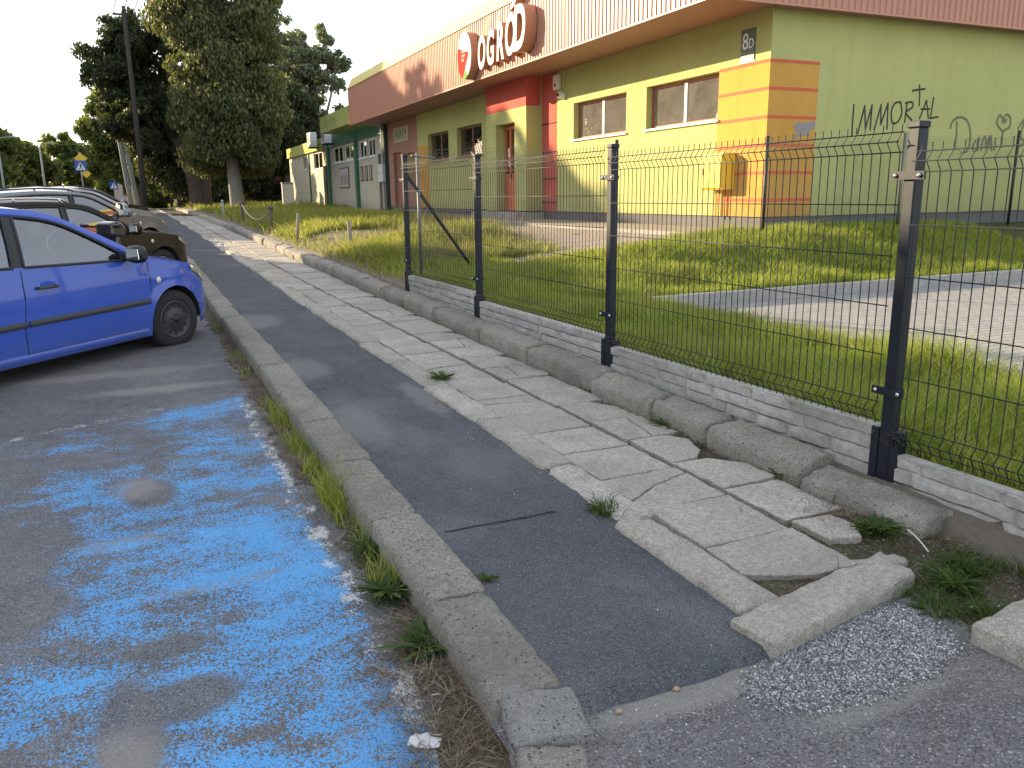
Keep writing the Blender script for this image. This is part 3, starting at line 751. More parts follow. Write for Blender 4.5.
# door
dx = -.12; d0, d1 = 9.08, 10.27; zd0, zd1 = ZP, 3.42
g = MB(); t_ = .09
g.box(dx-.03, dx+.04, d0, d0+t_, zd0, zd1); g.box(dx-.03, dx+.04, d1-t_, d1, zd0, zd1); g.box(dx-.03, dx+.04, d0+t_, d1-t_, zd1-t_, zd1)
g.box(dx-.03, dx+.04, 9.86, 9.94, zd0, zd1-t_); g.box(dx-.028, dx+.03, d0+t_, d1-t_, zd0, 2.18)
door = bevel(g.build('door', M['orangedoor'], shop), .006, 1)
g = MB(); g.box(dx, dx+.008, d0+t_, d1-t_, 2.18, zd1-t_); g.build('door_glass', M['glass'], door)
g = MB(); g.tube([(dx-.03, 9.83, 2.12), (dx-.08, 9.83, 2.12), (dx-.08, 9.70, 2.12)], .01, 8); g.box(dx-.035, dx-.03, 9.80, 9.85, 2.03, 2.2); g.build('door_handle', M['darksteel'], door)
g = MB(); g.box(dx-.003, dx-.001, 9.98, 10.12, 2.6, 2.85); g.box(dx-.003, dx-.001, 9.97, 10.1, 2.35, 2.52)
g.build('paper_notice', M['white'], door)
for i, (za, zb) in enumerate([(2.85,2.95),(2.68,2.76),(2.52,2.6),(2.38,2.44)]):
    g = MB(); g.box(dx-.003, dx-.001, 9.25, 9.7-.05*i, za, zb); g.build('paper_notice', M['white'], door)
# windows
def window(w, pale, mull, fm, cat_kids=True):
    y0, y1, z0, z1 = w; x = .13; t_ = .055
    g = MB(); g.box(x, x+.06, y0, y0+t_, z0, z1); g.box(x, x+.06, y1-t_, y1, z0, z1); g.box(x, x+.06, y0+t_, y1-t_, z1-t_, z1); g.box(x, x+.06, y0+t_, y1-t_, z0, z0+t_)
    fr = bevel(g.build('window_frame', fm, shop), .005, 1)
    g = MB(); ym = (y0+y1)/2; g.box(x-.004, x+.05, ym-.035, ym+.035, z0+t_, z1-t_)
    g.build('mullion', mull, fr)
    g = MB(); g.box(x+.02, x+.026, y0+t_, ym-.035, z0+t_, z1-t_); g.box(x+.02, x+.026, ym+.035, y1-t_, z0+t_, z1-t_); g.build('window_pane', M['dustyglass'] if pale else M['glass'], fr)
    g = MB(); g.box(-.05, .13, y0-.05, y1+.05, z0-.04, z0-.001); g.build('window_sill', M['white'] if pale else M['frame'], fr)
    if pale:
        g = MB(); n_ = 26
        for i in range(n_):
            ya_ = y0+t_+(y1-y0-2*t_)*i/n_; wd = (y1-y0-2*t_)/n_
            g.add([(x+.16+.012*(i % 2), ya_, z0+t_), (x+.16+.012*((i+1) % 2), ya_+wd, z0+t_), (x+.16+.012*((i+1) % 2), ya_+wd, z1), (x+.16+.012*(i % 2), ya_, z1)], [(0,1,2,3)])
        g.build('curtain', M['blind'], fr)
window(W[0], True, M['white'], M['frame']); window(W[1], True, M['white'], M['frame'])
window(W[2], False, M['frame'], M['frame']); window(W[3], False, M['frame'], M['frame'])
for w in W[2:]:   # grille bars behind
    g = MB(); y0, y1, z0, z1 = w
    for i in range(12): g.tube([(.1, y0+(y1-y0)*i/11, z0), (.1, y0+(y1-y0)*((i+3) % 12)/11, z1)], .006, 4)
    g.build('grille', M['darksteel'], shop)
# left brown part: door and shuttered opening
g = MB(); g.box(.1, .14, 20.6, 21.7, ZP, 3.3); g.build('side_door', plain('brown_door', (.22,.08,.06), .6), shop)
g = MB(); g.box(.1, .14, 18.9, 20.3, 2.3, 3.2)
for k in range(9): g.box(.085, .1, 18.9, 20.3, 2.32+k*.1, 2.39+k*.1)
g.build('shutter', plain('olive_shutter', (.22,.18,.06), .6), shop)
# fascia: trapezoid sheet in front, yellow flashing above
FO = -1.3; F0, F1 = 4.47, 5.84; SO = -.3
def corr(mb, u0, u1, fn, z0, z1, pitch=.135, dep=.02):
    us = []; u_ = u0
    while u_ < u1:
        us += [(u_, 0), (u_+pitch*.42, 0), (u_+pitch*.52, dep), (u_+pitch*.90, dep)]; u_ += pitch
    us.append((u1, 0))
    mb.grid([[fn(u_, d_, z0) for u_, d_ in us], [fn(u_, d_, z1) for u_, d_ in us]])
g = MB(); corr(g, SO-.0, 23.3, lambda u_, d_, z: (FO-.02+d_, u_, z), F0+.0, F1)
corr(g, FO-.0, 22, lambda u_, d_, z: (u_, SO-.02+d_, z), F0-.03, F1)
fas = g.build('fascia', M['fascia'], shop)
g = MB(); g.box(FO, -.01, SO+.001, 23.3, F0, F0+.03); g.box(-.012, 22, SO+.001, -.012, F0-.03, F0+.0); g.build('soffit', M['soffit'], shop)
g = MB(); g.box(FO-.03, FO+.0, SO-.03, 23.3, F0-.03, F0-.001); g.box(FO+.001, 22, SO-.03, SO+.0, F0-.06, F0-.031); g.build('edge_trim', M['fascia'], shop)
g = MB(); g.box(FO+.02, FO+.06, SO+.06, 23.3, F0+.05, F1); g.box(FO+.02, 22, SO+.02, SO+.06, F0+.05, F1); g.box(FO, 0, 23.3, 23.34, F0, F1); g.build('fascia_backing', M['soffit'], shop)
g = MB(); g.box(FO-.05, FO+.22, SO-.05, 23.36, F1, F1+.03)
g.add([(FO-.02,SO-.03,F1+.031),(FO+.2,SO-.03,F1+.031),(FO+.2,23.3,F1+.031),(FO-.02,23.3,F1+.031),(FO+.16,SO+.2,F1+.40),(FO+.2,SO+.2,F1+.40),(FO+.2,23.3,F1+.40),(FO+.16,23.3,F1+.40)],[(0,1,5,4),(1,2,6,5),(2,3,7,6),(3,0,4,7),(4,5,6,7)])
g.box(FO+.23, 22, SO-.05, SO+.22, F1, F1+.03)
g.build('roof_flashing', M['capyellow'], shop)
g = MB(); g.box(FO+.2, 22, SO+.2, 23.3, F1-.3, F1-.25); g.build('roof_deck', M['soffit'], shop)
# graffiti on the side wall (thin ribbons of paint)
def ribbon(mb, pts, w, y):
    for a_, b_ in zip(pts, pts[1:]):
        d = Vector((b_[0]-a_[0], b_[1]-a_[1])); L = d.length
        if L < 1e-6: continue
        d /= L; n_ = Vector((-d.y, d.x))*w; e = d*w*.8
        y -= .00005
        mb.add([(a_[0]-e.x+n_.x, y, a_[1]-e.y+n_.y), (a_[0]-e.x-n_.x, y, a_[1]-e.y-n_.y), (b_[0]+e.x-n_.x, y, b_[1]+e.y-n_.y), (b_[0]+e.x+n_.x, y, b_[1]+e.y+n_.y)], [(0,1,2,3)])
def smoothpl(P, k=5):
    if len(P) < 4: return P
    out = []
    for i in range(len(P)-1):
        p0 = P[max(i-1,0)]; p1 = P[i]; p2 = P[i+1]; p3 = P[min(i+2,len(P)-1)]
        for q in range(k):
            t = q/k
            out.append(tuple(.5*((2*p1[a])+(-p0[a]+p2[a])*t+(2*p0[a]-5*p1[a]+4*p2[a]-p3[a])*t*t+(-p0[a]+3*p1[a]-3*p2[a]+p3[a])*t**3) for a in (0,1)))
    return out + [P[-1]]
G1 = [[(1.85, 3.04), (1.85, 2.8), (1.86, 2.54)], [(1.99, 2.58), (2.1, 3.03), (2.16, 2.66), (2.27, 3.05), (2.27, 2.65)], [(2.37, 2.66), (2.48, 3.06), (2.51, 2.74), (2.64, 3.09), (2.67, 2.67)], [(3.08, 2.79), (3.1, 3.12)], [(3.36, 3.42), (3.39, 3.25), (3.4, 3.08)], [(3.2, 3.32), (3.37, 3.35), (3.5, 3.36)], [(3.44, 2.86), (3.57, 3.17), (3.66, 2.87)], [(3.46, 3.02), (3.67, 3.03)], [(3.74, 3.22), (3.71, 2.87), (3.9, 2.9)]]
G1s = [[(2.94, 3.12), (2.81, 3.1), (2.74, 2.97), (2.78, 2.78), (2.91, 2.79), (2.99, 2.94), (2.94, 3.12)], [(3.06, 3.11), (3.21, 3.13), (3.24, 3.05), (3.09, 2.95), (3.25, 2.83)]]
G2 = [[(4.4, 2.82), (4.43, 2.6), (4.42,2.36)], [(4.25, 2.72), (4.3, 2.84), (4.47, 2.91), (4.67, 2.85), (4.79, 2.65), (4.8, 2.43), (4.74, 2.31), (4.6,2.28)], [(4.95,2.5),(4.90,2.38),(4.96,2.32),(5.03,2.4),(5.04,2.56),(5.04,2.34)], [(5.14, 2.34), (5.15, 2.53), (5.22, 2.56), (5.27, 2.34), (5.31, 2.55), (5.37, 2.57), (5.42, 2.34)], [(5.5, 2.35), (5.5, 2.55)]]
G3 = [[(5.69, 2.67), (5.49, 2.82), (5.54, 2.97), (5.64, 2.92), (5.73, 2.99), (5.84, 2.93), (5.85, 2.77), (5.69, 2.67), (5.69, 2.41)], [(5.62,2.85),(5.66,2.92),(5.70,2.84),(5.74,2.9)], [(6.1,2.75),(6.25,2.9),(6.2,2.6),(6.35,2.5),(6.15,2.4)]]
M['spray'] = plain('black_spray', (.05,.055,.045), .9, 0, .3, 20); M['spray2'] = plain('grey_spray', (.19,.19,.10), .9, 0, .3, 20)
g = MB()
for s_ in G1: ribbon(g, s_, .018, -.002)
for s_ in G1s: ribbon(g, smoothpl(s_), .018, -.002)
g.build('graffiti', M['spray'], shop)
g = MB()
for s_ in G2: ribbon(g, smoothpl(s_), .024, -.002)
for s_ in G3: ribbon(g, smoothpl(s_), .024, -.002)
g.build('graffiti', M['spray2'], shop)

# ------------------------------------------------------------------ text helper
def text_mesh(name, txt, size, mat, parent, loc, rot, ext=.001, sx=1.0, shear=0, align='CENTER', bold=0):
    cu = bpy.data.curves.new(name, 'FONT'); cu.body = txt; cu.size = size; cu.extrude = ext; cu.align_x = align; cu.align_y = 'CENTER'; cu.shear = shear; cu.offset = bold
    cu.resolution_u = 4
    to = bpy.data.objects.new('tmp', cu); COL.objects.link(to); bpy.context.view_layer.update()
    dg = bpy.context.evaluated_depsgraph_get(); me = bpy.data.meshes.new_from_object(to.evaluated_get(dg)); me.name = name
    bpy.data.objects.remove(to)
    o = bpy.data.objects.new(name, me); COL.objects.link(o); me.materials.clear(); me.materials.append(mat)
    o.parent = parent; o.location = loc; o.rotation_euler = rot; o.scale = (sx, 1, 1)
    return o
FR = (pi/2, 0, -pi/2)     # text reading along -y on the facade (seen from -x)
SR = (pi/2, 0, 0)
# shop sign
M['signface'] = plain('sign_face', (.80,.77,.70), .85, 0, .02, spec=.1); M['signside'] = plain('sign_side', (.42,.22,.13), .5)
M['signred'] = plain('sign_red', (.62,.035,.025), .9, 0, .02, spec=.1); M['signgreen'] = plain('sign_green', (.15,.34,.08), .9, spec=.1)
sg = empty('shop_sign', Bw(FO-.02, 7.8, 4.55), -BETA, 'large white letters reading OGRÓD beside a round ball emblem on the shop fascia', 'sign')
# letters, each a part; the facade x axis points into the wall, letters stand proud
def letter(ch, yc, zc, size, sx, dep):
    o = text_mesh('letter', ch, size, M['signside'], sg, (-.02-dep/2, yc, zc), FR, dep/2, sx, .15, bold=.03*size)
    me = o.data; me.materials.append(M['signface'])
    for p_ in me.polygons:
        if abs(p_.normal.z) > .9 and p_.center.z > 0: p_.material_index = 1
    return o
letter('O', 8.60-7.8, .40, 1.02, .58, .14); letter('G', 8.02-7.8, .42, 1.04, .60, .15); letter('R', 7.42-7.8, .46, 1.10, .62, .16)
letter('O', 6.80-7.8, .50, 1.18, .60, .18); letter('D', 6.10-7.8, .52, 1.24, .66, .28)
g = MB(); g.prism([(-1.02,1.02),(-1.16,1.16),(-1.42,1.30),(-1.30,1.10)], lambda u_, v, hh_: (-.02-hh_, u_, v), 0, .18); g.cur = 1; g.prism([(-1.02,1.02),(-1.16,1.16),(-1.42,1.30),(-1.30,1.10)], lambda u_, v, hh_: (-.2005-hh_, u_, v), 0, .003); g.build('letter_accent', [M['signside'], M['signface']], sg)
# ball emblem
R_ = .56; yc, zc = 9.52-7.8, .50; dep = .22
g = MB(); circ = [(R_*.86*cos(2*pi*k/48), R_*sin(2*pi*k/48)) for k in range(48)]
g.prism(circ, lambda u_, v, hh_: (-.02-hh_, yc+u_, zc+v), 0, dep); g.build('emblem_body', M['signside'], sg)
def wedge(a0, a1, ctr, mat, nm, d_):
    n_ = 20; P = [ctr] + [(R_*.85*cos(a0+(a1-a0)*k/n_), R_*.985*sin(a0+(a1-a0)*k/n_)) for k in range(n_+1)]
    g = MB(); g.prism(P, lambda u_, v, hh_: (-.02-dep-hh_, yc+u_, zc+v), 0, d_); g.build(nm, mat, sg)
ct = (-.33, .04)
wedge(radians(25), radians(205), ct, M['signface'], 'emblem_field', .006)       # upper white
wedge(radians(-75), radians(25), (-.33,.04), M['signred'], 'emblem_field', .010)
wedge(radians(205), radians(285), ct, M['signface'], 'emblem_field', .006)
wedge(radians(240), radians(285), (-.0,-.30), M['signgreen'], 'emblem_field', .009)
g = MB()
for q in range(3): 
    P = [(.18-.06*k, .10-.10*q + (.035 if k % 2 else -.02)) for k in range(6-q)]
    for a_, b_ in zip(P, P[1:]): g.add([(-.02-dep-.0125, yc+a_[0], zc+a_[1]-.01), (-.02-dep-.0125, yc+b_[0], zc+b_[1]-.01), (-.02-dep-.0125, yc+b_[0], zc+b_[1]+.012), (-.02-dep-.0125, yc+a_[0], zc+a_[1]+.012)], [(0,1,2,3)])
g.build('emblem_script', M['signface'], sg)
# house number plate
hp_ = empty('house_number_plate', Bw(-.001, .55, 3.72), -BETA, 'small dark green house number plate reading 8D near the yellow corner under the eaves', 'plate')
g = MB(); g.box(-.018, -.006, -.17, .17, .0, .50); bevel(g.build('plate', plain('plate_green', (.03,.09,.075), .4), hp_), .004, 1)
g = MB(); g.box(-.012, .0, -.19, .19, -.02, .0); g.build('plate_edge', M['white'], hp_)
text_mesh('number', '8', .36, M['white'], hp_, (-.021, .055, .30), FR, .002, .85)
text_mesh('letter', 'D', .22, M['white'], hp_, (-.021, -.09, .26), FR, .002, .85)
text_mesh('street_name', 'POLNA', .085, M['white'], hp_, (-.021, .0, .06), FR, .002, .85)
# yellow gas cabinet
gb = empty('gas_cabinet', Bw(0, 1.03, 1.66), -BETA, 'yellow gas meter cabinet mounted on the yellow striped wall near the corner', 'cabinet')
g = MB(); g.box(-.27, 0, -.31, .31, 0, .62); body = bevel(g.build('cabinet_body', plain('gas_yellow', (.80,.56,.03), .45, 0, .05), gb), .03, 3)
g = MB(); g.box(-.29, -.272, -.28, .28, .03, .59); d_ = bevel(g.build('cabinet_door', plain('gas_yellow_door', (.82,.60,.05), .4, 0, .05), gb), .01, 2)
g = MB(); g.box(-.30, -.291, .2, .23, .25, .37); g.build('latch', M['darksteel'], gb)
g = MB(); g.tube([(-.08,.1,0),(-.08,.1,-.45)], .02, 8); g.tube([(-.08,-.05,0),(-.08,-.05,-.45)], .02, 8); g.build('pipe', M['capyellow'], gb)
# alarm siren and camera
al = empty('alarm_siren', Bw(0, 7.35, 4.05), -BETA, 'white boxy alarm siren high on the wall beside the red panel', 'alarm')
g = MB(); g.box(-.10, 0, -.14, .14, 0, .34); bevel(g.build('siren_case', M['white'], al), .03, 3)
g = MB(); g.lathe([(.001,-.115),(.04,-.112),(.045,-.10)], 12, 'x', (0,0,.1)); g.build('strobe', M['signred'], al)
cm = empty('security_camera', Bw(0, 7.1, 3.9), -BETA, 'small dome camera under the alarm siren below the eaves', 'camera')
g = MB(); g.lathe([(.001,-.16),(.06,-.14),(.085,-.08),(.09,0)], 16, 'x', (0,0,0)); g.build('camera_dome', M['white'], cm, smooth=True)
g = MB(); g.lathe([(.001,-.185),(.03,-.17),(.045,-.14)], 12, 'x', (0,0,0)); g.build('camera_lens', M['dark'], cm, smooth=True)

# ------------------------------------------------------------------ annex to the left
M['cream'] = render_mat('cream_render', (.50,.47,.38), .12); M['greenp'] = plain('green_paint', (.04,.15,.09), .6)
M['ygreen'] = render_mat('yellow_green_band', (.42,.44,.12)); M['ac'] = plain('ac_white', (.55,.57,.58), .45, 0, .06)
an = empty('annex_building', Bw(.0, S1+.05, 0), -BETA, 'cream annex with green pilasters, small windows and posters left of the shop', 'building')
A0 = S1+.05
def ay(s_): return s_-A0
AW = [(25.0,26.3,3.35,4.12),(26.5,27.9,3.35,4.12),(29.0,30.9,3.35,4.15),(31.3,33.5,3.35,4.15),(36.4,38.9,3.2,4.15),(41.0,42.2,3.3,4.1)]
g = MB(); wallgrid(g, 'y', ay(A0), ay(47.5), 1.0, 4.45, [(ay(a),ay(b),c_,d_) for a,b,c_,d_ in AW]+[(ay(23.9),ay(24.6),1.0,3.4)], .15, .4)
g.box(.4, 12, ay(47.25), ay(47.5), 1.0, 4.45); g.build('wall', M['cream'], an)
g = MB(); g.box(.1, 12, 0, ay(47.6), 4.451, 4.75); g.box(.02,.1,ay(36),ay(47.6),4.2,4.8); g.build('roof_band', M['ygreen'], an)
g = MB(); g.box(.05,.12,0,ay(35.8),4.18,4.75); g.build('green_band', M['greenp'], an)
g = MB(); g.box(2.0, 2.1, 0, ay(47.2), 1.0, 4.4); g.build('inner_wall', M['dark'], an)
for s_ in (28.2, 34.5): g = MB(); g.box(.0, .16, ay(s_-.16), ay(s_+.16), .8, 4.45); g.build('pilaster', M['greenp'], an)
g = MB(); g.box(.08, .16, ay(40.2), ay(40.32), .8, 4.6); g.build('downpipe', M['greenp'], an)
for a,b,c_,d_ in AW:
    g = MB(); y0, y1 = ay(a), ay(b); t_ = .07
    g.box(.2,.26,y0,y0+t_,c_,d_); g.box(.2,.26,y1-t_,y1,c_,d_); g.box(.2,.26,y0+t_,y1-t_,c_,c_+t_); g.box(.2,.26,y0+t_,y1-t_,d_-t_,d_); ym = (y0+y1)/2; g.box(.2,.26,ym-.04,ym+.04,c_+t_,d_-t_)
    fr = g.build('window_frame', M['white'], an)
    g = MB(); g.box(.22,.225,y0+t_,y1-t_,c_+t_,d_-t_); g.build('window_pane', M['glass'], fr)
    g = MB(); g.box(.1,.2,y0-.05,y1+.05,c_-.05,c_-.002); g.build('window_sill', M['white'], fr)
g = MB(); g.box(.2,.25,ay(23.9),ay(24.6),1.0,3.4); g.build('door', plain('dark_door', (.06,.055,.05), .5), an)
g = MB(); g.box(.02,.15,ay(35.0),ay(35.8),1.0,3.3); g.build('dark_door', plain('black_door', (.03,.03,.03), .5), an)
def marks(par, x, segs, w_):
    g = MB()
    for (y0, z0, y1, z1) in segs: g.add([(x, y0-w_, z0), (x, y0+w_, z0), (x, y1+w_, z1), (x, y1-w_, z1)], [(0,1,2,3)]); x -= .0002
    g.build('lettering', M['greenp'], par)
# band sign attached under the fascia corner
bs = empty('band_sign', Bw(-.9, 27.4, 4.68), -BETA, 'yellow green sign box with dark lettering above the annex windows', 'sign')
g = MB(); g.box(0, .8, -3.9, 3.9, 0, .74); g.build('sign_box', M['ygreen'], bs)
marks(bs, -.004, [(2.6,.12,2.45,.62),(2.2,.15,2.35,.55),(1.9,.6,1.3,.6),(1.3,.6,1.65,.12),(1.0,.15,.8,.6),(.8,.6,.5,.15)], .05)
sg2 = empty('lottery_sign', Bw(0, 20.5, 3.66), -BETA, 'small beige sign with dark green lettering on the brown wall under the eaves', 'sign')
g = MB(); g.box(-.03, 0, -1.0, 1.0, 0, .55); g.build('sign_board', plain('beige_board', (.45,.40,.26), .6), sg2)
marks(sg2, -.034, [(.85,.05,.75,.45),(.55,.1,.52,.48),(.52,.48,.3,.1),(.3,.1,.27,.48),(.1,.1,0,.48),(0,.48,-.12,.1),(-.3,.1,-.32,.48),(-.5,.48,-.6,.25),(-.6,.25,-.8,.42),(-.6,.25,-.75,.05)], .04)
# posters and frames
po = empty('poster', Bw(.15, 31.1, 2.05), -BETA, 'large framed poster on the cream annex wall between two green pilasters', 'poster')
g = MB(); g.box(-.04, 0, -1.0, 1.0, 0, 1.02); g.build('poster_frame', plain('poster_frame', (.16,.08,.05), .6), po)
g = MB(); g.box(-.046, -.041, -.92, .92, .07, .95); pr = g.build('poster_print', plain('poster_paper', (.50,.48,.46), .7, 0, .3, 5), po)
g = MB()
for k in range(5): g.box(-.05, -.047, -.75+.33*k, -.60+.33*k, .18, .62+.12*(k % 2))
g.build('poster_figures', plain('poster_ink', (.20,.09,.08), .7), po)
for k, s_ in enumerate((27.5, 26.7, 25.9)):
    pf = empty('menu_frame', Bw(.15, s_, 2.33), -BETA, ['left framed notice of the three on the annex wall near the light box','middle framed notice of the three on the annex wall near the light box','right framed notice of the three on the annex wall near the light box'][k], 'notice', 'framed notices on the annex wall')
    g = MB(); g.box(-.03, 0, -.24, .24, 0, .66); g.build('frame', plain('notice_frame', (.12,.07,.045), .6), pf)
    g = MB(); g.box(-.035, -.031, -.18, .18, .06, .60); g.build('notice', plain('notice_paper', (.34,.30,.22), .7, 0, .4, 9), pf)
# air conditioners
for k, (s_, z_) in enumerate(((36.9, 4.36),(33.0,4.33))):
    a_ = empty('air_conditioner', Bw(.0, s_, z_), -BETA, ['left pale air conditioning unit at the roof edge of the annex','right pale air conditioning unit at the roof edge beside the yellow green sign'][k], 'air conditioner', 'air conditioners on the annex')
    g = MB(); g.box(-.45, -.1, -.5, .5, 0, .78); bo_ = bevel(g.build('casing', M['ac'], a_), .02, 2)
    g = MB()
    for r_ in (.28,.2,.12): g.lathe([(r_,-.462),(r_+.012,-.466),(r_+.024,-.462)], 24, 'x', (0,.08,.39))
    for k2 in range(6): g.tube([(-.464,.08+.03*cos(k2*pi/3),.39+.03*sin(k2*pi/3)),(-.464,.08+.3*cos(k2*pi/3),.39+.3*sin(k2*pi/3))], .006, 4)
    g.build('fan_grille', M['darksteel'], a_)
    g = MB(); g.box(-.45, .1, -.4, -.34, -.06, -.005); g.box(-.45, .1, .34, .4, -.06, -.005); g.build('bracket', M['darksteel'], a_)
# downpipe + light box
dp = empty('meter_box', Bw(-.0, 22.8, 2.2), -BETA, 'pale grey meter box on the brown wall below the downpipe', 'box')
g = MB(); g.box(-.28, 0, -.35, .35, 0, .72); bevel(g.build('box_body', M['ac'], dp), .03, 2)
g = MB(); g.box(-.285, -.281, .2, .26, .3, .42); g.build('box_lock', M['darksteel'], dp)
g = MB(); g.tube([(-.1, 22.95, 4.44), (-.1, 22.95, 1.1)], .055, 12); g.build('downpipe', plain('pipe_grey', (.42,.44,.42), .5), shop)
g = MB(); g.box(-.15, .0, 22.4, 22.75, 1.0, 4.44); g.build('dark_column', plain('dark_green_column', (.03,.06,.05), .6), shop)
# ------------------------------------------------------------------ vehicles
def carpaint(name, col, metal=.0, rough=.28, coat=.9):
    m, nt, b, n, l = newmat(name); hh = N(nt); v = hh.obj()
    d = hh.noise(v, 5, 5, .6); s = hh.sep(v)
    dirt = hh.math('MULTIPLY', hh.smooth(s[2], .55, .15), hh.ramp(d, [(.3,.2),(.7,1.0)]))
    c = hh.mix(hh.math('MULTIPLY', dirt, .35), col, (.16,.15,.14))
    l.new(c, b.inputs['Base Color']); b.inputs['Metallic'].default_value = metal; b.inputs['Coat Weight'].default_value = coat; b.inputs['Coat Roughness'].default_value = .05; b.inputs['Specular IOR Level'].default_value = .5 if coat > .5 else .2
    l.new(hh.ramp(hh.math('ADD', hh.math('MULTIPLY', hh.noise(v, 14, 4), .3), dirt), [(0.0, rough),(1.0, .7)]), b.inputs['Roughness'])
    return m
M['tyre'] = plain('tyre_rubber', (.022,.022,.023), .85, 0, .2, 8, .003)
M['steelrim'] = plain('dark_hubcap', (.055,.055,.06), .4, .3, .1)
M['alloy'] = plain('alloy_rim', (.55,.55,.56), .25, .9, .05)
M['trim'] = plain('black_trim', (.020,.021,.024), .5, 0, .1)
M['trimsoft'] = plain('grey_bumper_trim', (.05,.052,.056), .6, 0, .1)
M['carglass'] = glassmat('car_glass', (.66,.78,.80), .22, .01)
M['seat'] = plain('grey_upholstery', (.10,.105,.12), .9, 0, .2)
M['lamp'] = plain('lamp_glass', (.55,.57,.6), .12, .6, .1, coat=1)
M['amber'] = plain('side_marker', (.75,.72,.62), .2, 0, .05)
M['redlamp'] = plain('tail_lamp', (.35,.02,.02), .2, 0, .05, coat=1)
M['mirrorglass'] = plain('mirror_glass', (.75,.8,.82), .02, 1, .01)
M['chrome'] = plain('chrome', (.7,.7,.7), .12, 1, .02)

def interp(P, x):
    if x <= P[0][0]: return P[0][1]
    for a_, b_ in zip(P, P[1:]):
        if x <= b_[0]:
            t = (x-a_[0])/(b_[0]-a_[0]); return a_[1]+(b_[1]-a_[1])*t
    return P[-1][1]
def spl(P, n=40):
    """smooth polyline through P (catmull-rom), returned as list"""
    out = []; k = max(2, n//(len(P)-1))
    for i in range(len(P)-1):
        p0 = P[max(i-1,0)]; p1 = P[i]; p2 = P[i+1]; p3 = P[min(i+2,len(P)-1)]
        for q in range(k):
            t = q/k
            out.append(tuple(.5*((2*p1[a])+(-p0[a]+p2[a])*t+(2*p0[a]-5*p1[a]+4*p2[a]-p3[a])*t*t+(-p0[a]+3*p1[a]-3*p2[a]+p3[a])*t**3) for a in range(len(p1))))
    return out + [P[-1]]
def resamp(P, n):
    D = [0]
    for a_, b_ in zip(P, P[1:]): D.append(D[-1]+hypot(b_[0]-a_[0], b_[1]-a_[1]))
    out = []
    for i in range(n):
        t = D[-1]*i/(n-1); j = 0
        while j < len(D)-2 and D[j+1] < t: j += 1
        u_ = (t-D[j])/max(1e-9, D[j+1]-D[j]); out.append(tuple(P[j][a]+(P[j+1][a]-P[j][a])*u_ for a in range(len(P[j]))))
    return out

